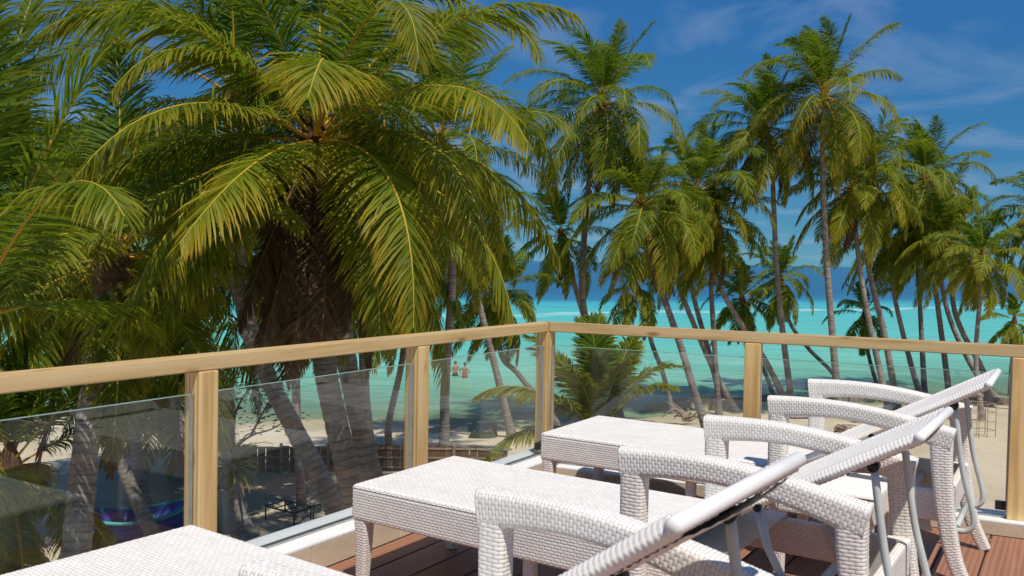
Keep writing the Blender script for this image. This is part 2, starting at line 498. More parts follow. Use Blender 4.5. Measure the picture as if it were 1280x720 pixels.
def mat_glass():
    m, nt, b, N, L = nodes('pane_glass')
    N.remove(b)
    tr = N.new('ShaderNodeBsdfTransparent'); tr.inputs[0].default_value = (0.975, 0.99, 0.983, 1)
    gl = N.new('ShaderNodeBsdfGlossy'); gl.inputs['Roughness'].default_value = 0.0
    g0 = N.new('ShaderNodeNewGeometry')
    fr = nd(N, 'ShaderNodeFresnel')
    L.new(mth(N, L, 'MULTIPLY_ADD', g0.outputs['Backfacing'], 1 / 1.5 - 1.5, 1.5), fr.inputs['IOR'])
    mx = N.new('ShaderNodeMixShader')
    L.new(fr.outputs[0], mx.inputs[0]); L.new(tr.outputs[0], mx.inputs[1]); L.new(gl.outputs[0], mx.inputs[2])
    # a film of salt dust on the pane
    df = N.new('ShaderNodeBsdfDiffuse'); df.inputs[0].default_value = (0.7, 0.7, 0.68, 1)
    geo = N.new('ShaderNodeNewGeometry')
    no = nd(N, 'ShaderNodeTexNoise', i_Scale=5.0, i_Detail=6.0)
    mp = N.new('ShaderNodeMapping'); mp.inputs['Scale'].default_value = (1, 1, 0.35)
    L.new(geo.outputs['Position'], mp.inputs[0]); L.new(mp.outputs[0], no.inputs['Vector'])
    dust = ramp(N, L, no.outputs['Fac'], [(0.45, 0.002), (0.75, 0.02)])
    m2 = N.new('ShaderNodeMixShader')
    L.new(dust, m2.inputs[0]); L.new(mx.outputs[0], m2.inputs[1]); L.new(df.outputs[0], m2.inputs[2])
    L.new(m2.outputs[0], N['Material Output'].inputs[0])
    return m


def mat_wicker(name, strands):
    m, nt, b, N, L = nodes(name)
    geo = N.new('ShaderNodeNewGeometry')
    at_ = nd(N, 'ShaderNodeVertexColor', layer_name='fcol')
    sp = N.new('ShaderNodeSeparateColor'); L.new(at_.outputs['Color'], sp.inputs[0])
    no = nd(N, 'ShaderNodeTexNoise', i_Scale=7.0, i_Detail=6.0, i_Roughness=0.65)
    L.new(geo.outputs['Position'], no.inputs['Vector'])
    c = ramp(N, L, no.outputs['Fac'], [(0.3, (0.765, 0.725, 0.665)), (0.7, (0.835, 0.80, 0.75))])
    b.inputs['Roughness'].default_value = 0.5
    b.inputs['Specular IOR Level'].default_value = 0.3
    if strands:
        U, V = sp.outputs[1], sp.outputs[2]
        row = mth(N, L, 'FLOOR', V)
        par = mth(N, L, 'MULTIPLY', mth(N, L, 'MODULO', row, 2.0), 0.5)
        a = mth(N, L, 'FRACT', mth(N, L, 'ADD', U, par))
        v = mth(N, L, 'FRACT', V)
        # rounded lozenge of each strand where it comes to the surface
        da = mth(N, L, 'POWER', mth(N, L, 'ABSOLUTE', mth(N, L, 'MULTIPLY_ADD', a, 2.0, -1.0)), 4.0)
        dv_ = mth(N, L, 'POWER', mth(N, L, 'ABSOLUTE', mth(N, L, 'MULTIPLY_ADD', v, 2.0, -1.0)), 3.5)
        ee = mth(N, L, 'ADD', da, dv_)
        h = mth(N, L, 'POWER', mth(N, L, 'MULTIPLY_ADD', ee, -0.6, 1.0, clamp=True), 0.6)
        # each strand has its own shade
        cb = N.new('ShaderNodeCombineXYZ'); L.new(row, cb.inputs[0]); L.new(mth(N, L, 'FLOOR', mth(N, L, 'ADD', U, par)), cb.inputs[1])
        wn_ = nd(N, 'ShaderNodeTexWhiteNoise'); L.new(cb.outputs[0], wn_.inputs['Vector'])
        c = mixc(N, L, 1.0, c, mth(N, L, 'MULTIPLY_ADD', wn_.outputs['Value'], 0.10, 0.93), 'MULTIPLY')
        # shade painted into the hollows where strands dive under and along the seams
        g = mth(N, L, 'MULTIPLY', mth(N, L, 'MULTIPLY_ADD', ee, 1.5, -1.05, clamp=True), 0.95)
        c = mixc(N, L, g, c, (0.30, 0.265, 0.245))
        bp = nd(N, 'ShaderNodeBump', i_Strength=0.55, i_Distance=0.004)
        L.new(h, bp.inputs['Height']); L.new(bp.outputs[0], b.inputs['Normal'])
    else:
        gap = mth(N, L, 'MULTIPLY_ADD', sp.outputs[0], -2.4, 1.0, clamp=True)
        c = mixc(N, L, mth(N, L, 'MULTIPLY', gap, 0.6), c, (0.36, 0.33, 0.31))  # grooves between the ribs coloured darker, as painted shade
    L.new(c, b.inputs['Base Color'])
    return m


M = {}
M['sand'] = mat_sand()
M['water'] = mat_water()
M['leaf'] = mat_leaf()
M['bark'] = mat_bark('palm_bark', (0.12, 0.105, 0.096), (0.34, 0.30, 0.265), True)
M['fibre'] = mat_bark('palm_fibre', (0.05, 0.028, 0.016), (0.17, 0.095, 0.055))
M['coconut'] = simple('coconut_husk', (0.16, 0.13, 0.03), 0.5, 0.3)
M['pine'] = mat_wood('rail_pine', [(0.41, 0.25, 0.085), (0.60, 0.41, 0.18), (0.70, 0.52, 0.27), (0.27, 0.12, 0.05)])
M['deck'] = mat_wood('deck_hardwood', [(0.215, 0.098, 0.058), (0.27, 0.125, 0.074), (0.325, 0.160, 0.098), (0.10, 0.04, 0.02)], knots=False, rough=0.5, spec=0.35)
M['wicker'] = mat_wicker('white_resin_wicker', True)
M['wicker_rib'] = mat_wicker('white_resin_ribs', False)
M['glass_edge'] = simple('green_glass_edge', (0.30, 0.45, 0.40), 0.15, 0.1, 4, spec=0.6)
M['resin'] = simple('white_smooth_resin', (0.78, 0.765, 0.75), 0.4, 0.05, 6)
M['alu'] = simple('grey_painted_tube', (0.50, 0.545, 0.535), 0.4, 0.08, 12, metal=0.0, spec=0.4)
M['bolt'] = simple('dark_bolt', (0.03, 0.03, 0.032), 0.35, 0.2, 20, metal=0.4)
M['steel'] = simple('brushed_steel', (0.42, 0.43, 0.43), 0.35, 0.15, 20, metal=0.9)
M['tile'] = simple('beige_tile', (0.60, 0.50, 0.37), 0.4, 0.08, 5, bump=0.1)
M['cap'] = simple('white_ledge_paint', (0.78, 0.78, 0.76), 0.5, 0.06, 5)
M['wall'] = simple('rendered_wall', (0.62, 0.56, 0.46), 0.8, 0.08, 1.5, bump=0.2)
M['glass'] = mat_glass()
M['brown_wood'] = simple('brown_board', (0.13, 0.075, 0.045), 0.75, 0.35, 9, bump=0.4)
M['slab'] = simple('weathered_slab', (0.33, 0.26, 0.18), 0.85, 0.3, 3, bump=0.5, bscale=9)
M['grey_wood'] = simple('weathered_wood', (0.24, 0.19, 0.135), 0.85, 0.35, 5, bump=0.6, bscale=12)
M['rust'] = simple('dark_steel_tube', (0.045, 0.04, 0.036), 0.6, 0.3, 14)
M['pale_pole'] = simple('pale_rusty_tube', (0.33, 0.25, 0.17), 0.6, 0.3, 14)
M['blue'] = simple('blue_boat_paint', (0.004, 0.035, 0.24), 0.45, 0.2, 2)
M['teal'] = simple('turquoise_boat_paint', (0.03, 0.27, 0.26), 0.5, 0.2, 2)
M['skin'] = simple('skin', (0.36, 0.19, 0.12), 0.55, 0.06, 6)
M['hair'] = simple('dark_hair', (0.02, 0.014, 0.01), 0.5, 0.1)
M['shorts_dark'] = simple('black_cloth', (0.018, 0.018, 0.022), 0.8, 0.1)
M['shorts_red'] = simple('red_cloth', (0.35, 0.06, 0.05), 0.8, 0.1)
M['towel'] = simple('magenta_cloth', (0.45, 0.06, 0.20), 0.85, 0.2, 4)
M['yellow_cloth'] = simple('orange_cloth', (0.6, 0.28, 0.03), 0.85, 0.2, 4)
M['dark_cloth'] = simple('dark_green_cloth', (0.03, 0.045, 0.03), 0.85, 0.4, 4)
M['twig'] = simple('dry_twig', (0.16, 0.10, 0.055), 0.9, 0.4, 10)
M['island'] = simple('far_greenery', (0.035, 0.06, 0.03), 0.9, 0.3, 0.05)


def mat_broad():
    m, nt, b, N, L = nodes('broad_leaf')
    oi = nd(N, 'ShaderNodeVertexColor', layer_name='fcol')
    sp = N.new('ShaderNodeSeparateColor'); L.new(oi.outputs['Color'], sp.inputs[0])
    c = ramp(N, L, sp.outputs[2], [(0.0, (0.03, 0.07, 0.012)), (0.7, (0.085, 0.15, 0.02)), (1.0, (0.20, 0.20, 0.03))])
    L.new(c, b.inputs['Base Color'])
    b.inputs['Roughness'].default_value = 0.4
    tl = N.new('ShaderNodeBsdfTranslucent'); L.new(c, tl.inputs[0])
    mx = N.new('ShaderNodeMixShader'); mx.inputs[0].default_value = 0.3
    L.new(b.outputs[0], mx.inputs[1]); L.new(tl.outputs[0], mx.inputs[2])
    L.new(mx.outputs[0], N['Material Output'].inputs[0])
    return m


M['broad'] = mat_broad()


# ------------------------------------------------------------------ the setting: ground, sea, island
def shore_y(x):
    return 42.5 + 0.40 * np.maximum(0.0, x + 1.5)


def ground_z(x, y):
    x = np.asarray(x, float); y = np.asarray(y, float)
    d = y - shore_y(x)
    bank = np.clip(-d / 13.0, 0, 1)
    z = 1.1 * (bank * bank * (3 - 2 * bank)) * 0.55 + 1.1 * np.clip(-d / 18.0, 0, 1) * 0.45
    sea = -0.07 * np.clip(d, 0, 20) - 0.006 * np.clip(d - 20, 0, 150)
    z = np.where(d > 0, sea, z)
    z = z + 0.05 * np.sin(x * 0.9 + 1.3 * np.sin(y * 0.5)) * np.cos(y * 0.8 + np.sin(x * 0.37)) * np.clip(1 - np.abs(d) / 40 + 0.3, 0, 1)
    return z


def gz(x, y):
    return float(ground_z(x, y))


def sheet(name, xs, ys, zf, mat):
    X, Y = np.meshgrid(xs, ys)
    Z = zf(X, Y)
    V = np.stack([X.ravel(), Y.ravel(), Z.ravel()], 1)
    nx, ny = len(xs), len(ys)
    i = np.arange(nx - 1)[None, :] + np.arange(ny - 1)[:, None] * nx
    i = i.ravel()
    F = np.stack([i, i + 1, i + 1 + nx, i + nx], 1)
    return link(name, mesh_np(name, V, F, mat=mat, smooth=True))


def spread(a, b, step, far, n=22):
    core = np.arange(a, b + step, step)
    g = np.geomspace(1.0, far, n) - 1.0
    return np.concatenate([(a - g[:0:-1]), core, (core[-1] + g[1:])])


xs = spread(-40, 60, 0.6, 12000)
ys = np.concatenate([-np.geomspace(1, 3000, 14)[::-1], np.arange(1, 75, 0.6), 75 + np.geomspace(1, 12000, 22)])
ground = sheet('ground', xs, ys, ground_z, M['sand'])
tag(ground, 'pale coral sand beach scattered with dry litter', kind='structure')
wys = np.concatenate([np.arange(38, 90, 2.0), 90 + np.geomspace(1, 12000, 30)])
wxs = spread(-60, 90, 3.0, 12000)
water = sheet('sea', wxs, wys, lambda X, Y: np.zeros_like(X), M['water'])
tag(water, 'turquoise lagoon turning deep blue beyond the reef', kind='structure')

isl = []
for k in range(60):
    a = k / 59.0
    x = 1250 + 900 * a
    isl.append((x, 2900 + 30 * math.sin(k), 15 * math.sin(math.pi * a) ** 0.4 * (0.8 + 0.3 * rnd.random())))
V, F = [], []
for k, (x, y, h) in enumerate(isl):
    V += [(x, y - 40, 0), (x, y - 20, h * 0.75), (x, y, h), (x, y + 40, 0)]
    if k:
        b_ = 4 * k
        for j in range(3): F.append((b_ + j - 4, b_ + j, b_ + j + 1, b_ + j - 3))
islm = mesh_np('island', V, F, mat=M['island'], smooth=True)
tag(link('island', islm), 'low wooded island on the horizon', kind='structure')

# ------------------------------------------------------------------ the terrace
CORN = Vector((0.230, 5.801, 0))
D1 = Vector((1.885, 2.943, 0)).normalized()       # along the left rail, away from the camera
D2 = Vector((2.48, -1.137, 0)).normalized()       # along the right rail, to the right
N1 = Vector((D1.y, -D1.x, 0))                      # inward from the left rail
N2 = Vector((D2.y, -D2.x, 0))                      # inward from the right rail
ANG1 = math.atan2(D1.y, D1.x)
ANG2 = math.atan2(D2.y, D2.x)
LEFT_LEN, RIGHT_LEN = 9.0, 5.2


def line_hit(p, d, q, e):
    """p + t d meets q + s e"""
    den = d.x * e.y - d.y * e.x
    t = ((q.x - p.x) * e.y - (q.y - p.y) * e.x) / den
    return p + d * t


# inner faces of the two ledges
IN_L, IN_R, OUT = 0.12, 0.10, 0.12
icorn = line_hit(CORN + N1 * IN_L, D1, CORN + N2 * IN_R, D2)
ocorn = line_hit(CORN - N1 * OUT, D1, CORN - N2 * OUT, D2)
LH, RH = 0.125, 0.075
pl_i = icorn - D1 * LEFT_LEN; pl_o = ocorn - D1 * LEFT_LEN
pr_i = icorn + D2 * RIGHT_LEN; pr_o = ocorn + D2 * RIGHT_LEN


def prism(name, poly, z0, z1, mat, parent=None, bevel=0.0):
    mb = MB()
    n = len(poly)
    V = [(p.x, p.y, z0) for p in poly] + [(p.x, p.y, z1) for p in poly]
    F = [tuple(reversed(range(n))), tuple(range(n, 2 * n))] + [(i, (i + 1) % n, n + (i + 1) % n, n + i) for i in range(n)]
    mb.add(V, F)
    me = mb.mesh(name, mat)
    bm = bmesh.new(); bm.from_mesh(me)
    bmesh.ops.recalc_face_normals(bm, faces=bm.faces)
    if bevel:
        bmesh.ops.bevel(bm, geom=list(bm.edges), offset=bevel, segments=2, affect='EDGES')
    bm.to_mesh(me); bm.free()
    return link(name, me, parent)


back_l = pl_o; back_r = pr_o
terr = prism('terrace_slab', [ocorn, pr_o, pr_o - D1 * 9.0, pl_o - D1 * 0.0], DZ - 0.45, DZ - 0.034, M['wall'])
tag(terr, 'rendered concrete slab carrying the roof terrace', kind='structure')
bi = 0.25
tag(prism('building_wall', [ocorn - D1 * 0.3 + D2 * 0.3, pr_o - D1 * 0.3 - D2 * 0.3, pr_o - D1 * 8.6 - D2 * 0.3, pl_o + D1 * 0.3 + D2 * 0.3], 0.3, DZ - 0.45, M['wall']),
    'rendered wall of the building under the terrace', kind='structure')

# ledges round the terrace: beige tile faces with a white cap
ledge = empty('terrace_ledge', (0, 0, DZ))
tag(ledge, 'low tiled ledge with white cap round the terrace', kind='structure')
o = prism('ledge_core', [icorn - N1 * 0.012, ocorn, pl_o, pl_i - N1 * 0.012], -0.034, LH - 0.012, M['wall'], ledge)
o = prism('ledge_core', [icorn - N2 * 0.012 + D2 * 0.002, pr_i - N2 * 0.012, pr_o, ocorn + D2 * 0.02 ], -0.034, RH - 0.012, M['wall'], ledge)
cap = prism('ledge_cap', [icorn, ocorn - D2 * 0.02, pl_o - D2 * 0.02, pl_i], LH - 0.012, LH + 0.004, M['cap'], ledge, 0.003)
cap = prism('ledge_cap', [icorn + D2 * 0.003, pr_i, pr_o + D1 * 0.02, ocorn + D2 * 0.24 + D1 * 0.02], RH - 0.012, RH + 0.002, M['cap'], ledge, 0.003)
tl_me = {}


def tile_row(p0, d, n_in, length, h, ang, tl=0.30):
    k = int(length / tl)
    key = round(h, 3)
    if key not in tl_me:
        tl_me[key] = MB().box((tl / 2, 0, h / 2), (tl - 0.004, 0.011, h)).mesh('ledge_tile', M['tile'], bevel=0.0015, seg=1)
    for i in range(k):
        t = link('ledge_tile', tl_me[key], ledge)
        q = p0 + d * (tl * i + 0.006) - n_in * 0.006
        t.location = (q.x, q.y, 0.0005)
        t.rotation_euler = (0, 0, ang)


tile_row(icorn - D1 * 0.02, -D1, N1, 6.0, LH - 0.013, ANG1 + math.pi)
tile_row(icorn + D2 * 0.005, D2, N2, 4.8, RH - 0.013, ANG2)

# deck boards run along the left rail
deck = empty('deck', (0, 0, DZ))
tag(deck, 'red brown hardwood deck boards laid along the rail', kind='structure')
BW, GAP = 0.182, 0.008
for i in range(27):
    a = icorn + N1 * (0.004 + i * (BW + GAP)) - D1 * 0.0
    e0 = line_hit(a, D1, icorn - N2 * -0.004, D2)
    e1 = line_hit(a + N1 * BW, D1, icorn - N2 * -0.004, D2)
    ln = 7.5
    cut = rnd.uniform(1.6, 4.0)
    for (s0, s1) in ((0.0, cut), (cut + 0.005, ln)):
        p = [e0 - D1 * s0, e1 - D1 * s0, e1 - D1 * s1, e0 - D1 * s1]
        c = (p[0] + p[1] + p[2] + p[3]) / 4
        Rm = Matrix.Rotation(-ANG1, 3, 'Z')
        q = [Rm @ (x - c) for x in p]
        b_ = prism('deck_board', q, -0.022, rnd.uniform(-0.0015, 0.0015), M['deck'], deck, 0.003)
        b_.location = c
        b_.rotation_euler = (0, 0, ANG1)

# the railing
rail = empty('balcony_railing', (CORN.x, CORN.y, DZ))
tag(rail, 'pine railing with glass panels and flat handrail round the terrace', 'railing')
RT = 1.0            # top of the handrail


def rpoint(p): return Vector((p.x - CORN.x, p.y - CORN.y, 0))


def timber(name, p, size, ang, parent=rail, bev=0.006, upright=False):
    if upright:
        me = MB().box((0, 0, 0), size).mesh(name, M['pine'], bevel=bev)
        o = link(name, me, parent)
        o.location = p
        o.rotation_euler = (Matrix.Rotation(ang, 3, 'Z') @ Matrix.Rotation(-math.pi / 2, 3, 'Y')).to_euler()
        return o
    me = MB().box((0, 0, 0), size).mesh(name, M['pine'], bevel=bev)
    o = link(name, me, parent)
    o.location = p
    o.rotation_euler = (0, 0, ang)
    return o


HR = (0.078, 0.062)       # handrail width and thickness
zr = RT - HR[1] / 2
mit = HR[0] * 0.5


# mitred handrails
ri = line_hit(CORN + N1 * mit, D1, CORN + N2 * mit, D2); ro = line_hit(CORN - N1 * mit, D1, CORN - N2 * mit, D2)


def rail_prism(poly, ang):
    c = sum(poly, Vector((0, 0, 0))) / 4
    Rm = Matrix.Rotation(-ang, 3, 'Z')
    o = prism('handrail', [Rm @ (x - c) for x in poly], RT - HR[1], RT, M['pine'], rail, 0.005)
    q = rpoint(c); o.location = (q.x, q.y, 0)
    o.rotation_euler = (0, 0, ang)
    return o


g1 = -D1 * 0.0012
rail_prism([ri + g1, ro + g1, ro - D1 * 8.5, CORN + N1 * mit - D1 * 8.5], ANG1)
rail_prism([ri - g1, CORN + N2 * mit + D2 * 5.0, CORN - N2 * mit + D2 * 5.0, ro - g1], ANG2)

PT = 0.092                # post section
ph = RT - HR[1]
left_s = [1.34, 2.71, 4.05, 5.35, 6.65]
right_s = [1.335, 2.72, 4.1]


def post(s, d, ang, base):
    q = d * s
    o = timber('post', (q.x, q.y, (ph + base) / 2 - 0.001), (ph - base, PT, PT), ang, upright=True)
    return o


post(0.0, D1, ANG1, LH + 0.004)
for s in left_s: post(s, -D1, ANG1, LH + 0.004)
for s in right_s: post(s, D2, ANG2, RH + 0.002)

GT = 0.845


def pane(s0, s1, d, ang, base):
    mid = d * ((s0 + s1) / 2)
    ln = s1 - s0 - PT - 0.012
    h0 = base + 0.012
    o = MB().box((0, 0, 0), (ln, 0.010, GT - h0)).build('glass_pane', M['glass'], rail)
    o.location = (mid.x, mid.y, (GT + h0) / 2); o.rotation_euler = (0, 0, ang)
    ge = MB().box((0, 0, 0), (ln, 0.0105, 0.003)).build('glass_edge', M['glass_edge'], o)
    ge.location = (0, 0, (GT - h0) / 2 + 0.002)
    # U channels at the posts and clamps at the foot
    for sg in (-1, 1):
        q = mid + d * (sg * (ln / 2 + 0.004))
        for z in (h0 + 0.05,):
            k = MB().box((0, 0, 0), (0.05, 0.032, 0.045)).build('glass_clamp', M['bolt'], rail, bevel=0.003)
            qq = mid + d * (sg * (ln / 2 - 0.022))
            k.location = (qq.x, qq.y, z); k.rotation_euler = (0, 0, ang)
        ch = MB().box((0, 0, 0), (0.007, 0.026, GT - h0)).build('edge_channel', M['steel'], rail)
        ch.location = (q.x, q.y, (GT + h0) / 2); ch.rotation_euler = (0, 0, ang)
    # bottom channel
    b2 = MB().box((0, 0, 0), (ln, 0.03, 0.010)).build('foot_channel', M['steel'], rail)
    b2.location = (mid.x, mid.y, base + 0.0055); b2.rotation_euler = (0, 0, ang)


ss = [0.0] + left_s
for a, b_ in zip(ss[:-1], ss[1:]): pane(a, b_, -D1, ANG1, LH + 0.004)
ss = [0.0] + right_s
for a, b_ in zip(ss[:-1], ss[1:]): pane(a, b_, D2, ANG2, RH + 0.002)


# ------------------------------------------------------------------ woven sun loungers
def weave(u, v, Lc, h):
    r = np.floor(v / h)
    a = (u / Lc + 0.5 * (r % 2)) % 1.0
    b_ = (v / h) % 1.0
    hu = np.clip(np.sin(np.pi * a), 0, 1) ** 0.45
    hv = np.clip(np.sin(np.pi * b_), 0, 1) ** 0.6
    return hu * hv


def rib(u, v, Lc, h):
    a = (u / Lc + 0.35 * np.abs(((v / h) % 1.0) - 0.5)) % 1.0
    return np.clip(np.sin(np.pi * a), 0, 1) ** 0.6


def coords(H, U, Vv, Lc, h):
    return np.stack([H.ravel(), (U / Lc).ravel(), (Vv / h).ravel()], 1)


def woven_grid(P, U, Vv, close_v, kind, Lc, h, amp, caps=False):
    """P: nu x nv x 3 grid; returns verts, quads, heights, with the weave raised from the surface"""
    nu, nv = P.shape[:2]
    du = np.gradient(P, axis=0)
    if close_v:
        dv = np.roll(P, -1, 1) - np.roll(P, 1, 1)
    else:
        dv = np.gradient(P, axis=1)
    n = np.cross(du, dv)
    n /= np.maximum(np.linalg.norm(n, axis=2, keepdims=True), 1e-9)
    H = {'weave': weave, 'rib': rib}[kind](U, Vv, Lc, h)
    Q = P + n * (H * amp)[..., None]
    idx = np.arange(nu * nv).reshape(nu, nv)
    if close_v:
        a = idx[:-1, :]; b_ = idx[1:, :]
        F = np.stack([a, b_, np.roll(b_, -1, 1), np.roll(a, -1, 1)], -1).reshape(-1, 4)
    else:
        F = np.stack([idx[:-1, :-1], idx[1:, :-1], idx[1:, 1:], idx[:-1, 1:]], -1).reshape(-1, 4)
    T = []
    if caps and close_v:
        Vx = Q.reshape(-1, 3)
        c0 = Vx[idx[0]].mean(0); c1 = Vx[idx[-1]].mean(0)
        k = nu * nv
        Vx = np.concatenate([Vx, [c0, c1]])
        hh = np.concatenate([coords(H, U, Vv, Lc, h), [[1, 0.5, 0.5], [1, 0.5, 0.5]]])
        i0 = idx[0]; i1 = idx[-1]
        T = np.concatenate([np.stack([np.full(nv, k), i0, np.roll(i0, -1)], 1), np.stack([np.full(nv, k + 1), np.roll(i1, -1), i1], 1)])
        return Vx, F, T, hh
    return Q.reshape(-1, 3), F, T, coords(H, U, Vv, Lc, h)


def rsection(w, t, r, step):
    """rounded rectangle outline in (a, b), evenly sampled; also the arc length"""
    pts = []
    for cx, cy, a0 in ((w / 2 - r, t / 2 - r, 0), (-w / 2 + r, t / 2 - r, 90), (-w / 2 + r, -t / 2 + r, 180), (w / 2 - r, -t / 2 + r, 270)):
        for k in range(7):
            a = R(a0 + 15 * k)
            pts.append((cx + r * math.cos(a), cy + r * math.sin(a)))
    pts = np.array(pts + [pts[0]])
    s = np.concatenate([[0], np.cumsum(np.linalg.norm(np.diff(pts, axis=0), axis=1))])
    n = max(12, int(s[-1] / step))
    t_ = np.linspace(0, s[-1], n, endpoint=False)
    return np.stack([np.interp(t_, s, pts[:, 0]), np.interp(t_, s, pts[:, 1])], 1), t_, s[-1]


def sweep(path, wt, kind='weave', Lc=0.026, h=0.0114, amp=0.0010, du=0.005, dv=0.0040, r=0.018, swap=False, side=(0, 1, 0)):
    """a woven bar: path (k x 3), wt (k x 2: lateral width, thickness); lateral axis = side"""
    path = np.array(path, float); wt = np.array(wt, float)
    if swap: du, dv = 0.0030, 0.0052
    # smooth resample (Catmull-Rom through piecewise-linear dense sampling)
    s = np.concatenate([[0], np.cumsum(np.linalg.norm(np.diff(path, axis=0), axis=1))])
    n = max(3, int(s[-1] / du))
    t = np.linspace(0, s[-1], n)
    C = np.stack([np.interp(t, s, path[:, i]) for i in range(3)], 1)
    Wt = np.stack([np.interp(t, s, wt[:, i]) for i in range(2)], 1)
    T = np.gradient(C, axis=0); T /= np.linalg.norm(T, axis=1, keepdims=True)
    S = np.array(side, float)[None] - T * (T @ np.array(side, float))[:, None]
    S /= np.linalg.norm(S, axis=1, keepdims=True)
    Nn = np.cross(T, S)
    sec, arc, per = rsection(wt[:, 0].mean(), wt[:, 1].mean(), r, dv)
    sx = sec[:, 0] / wt[:, 0].mean(); sy = sec[:, 1] / wt[:, 1].mean()
    P = C[:, None, :] + S[:, None, :] * (sx[None, :, None] * Wt[:, 0][:, None, None]) + Nn[:, None, :] * (sy[None, :, None] * Wt[:, 1][:, None, None])
    U = np.repeat(t[:, None], len(arc), 1); Vv = np.repeat(arc[None], n, 0)
    # a whole number of rows round the section
    rows = max(2, 2 * round(per / h / 2))
    hh = per / rows
    if swap:      # strands run round the bar
        return woven_grid(P[:, ::-1], Vv[:, ::-1], U, True, kind, per / max(2, round(per / Lc)), h, amp, True)
    return woven_grid(P[:, ::-1], U, Vv[:, ::-1], True, kind, Lc, hh, amp, True)


def smooth_path(P, n=40):
    P = [Vector(p) for p in P]
    out = []
    Q = [P[0] * 2 - P[1]] + P + [P[-1] * 2 - P[-2]]
    for i in range(1, len(Q) - 2):
        for k in range(n):
            t = k / n
            a, b_, c, d = Q[i - 1], Q[i], Q[i + 1], Q[i + 2]
            out.append(0.5 * ((2 * b_) + (c - a) * t + (2 * a - 5 * b_ + 4 * c - d) * t * t + (3 * b_ - a - 3 * c + d) * t ** 3))
    out.append(P[-1])
    return [tuple(p) for p in out]


def woven_obj(name, geo, parent, mat=None):
    if isinstance(geo, bpy.types.Mesh): return link(name, geo, parent)
    Vx, F, T, hh = geo
    ca = np.ones((len(Vx), 4)); ca[:, :3] = hh
    me = mesh_np(name, Vx, F, T if len(T) else None, mat=mat or (M['wicker_rib'] if name in ('backrest', 'back_lining', 'back_rail', 'table_top') else M['wicker']), smooth=True, colattr=ca)
    return link(name, me, parent)


# lounger frame: s runs from the foot end (0) to the head, w across, z up from the deck
FW, AW, SZ, AZ, RZ = 0.700, 0.835, 0.445, 0.778, 0.712
S1, S2, SL, BWID = 1.27, 2.06, 2.06, 0.60
APR = 0.135             # apron depth


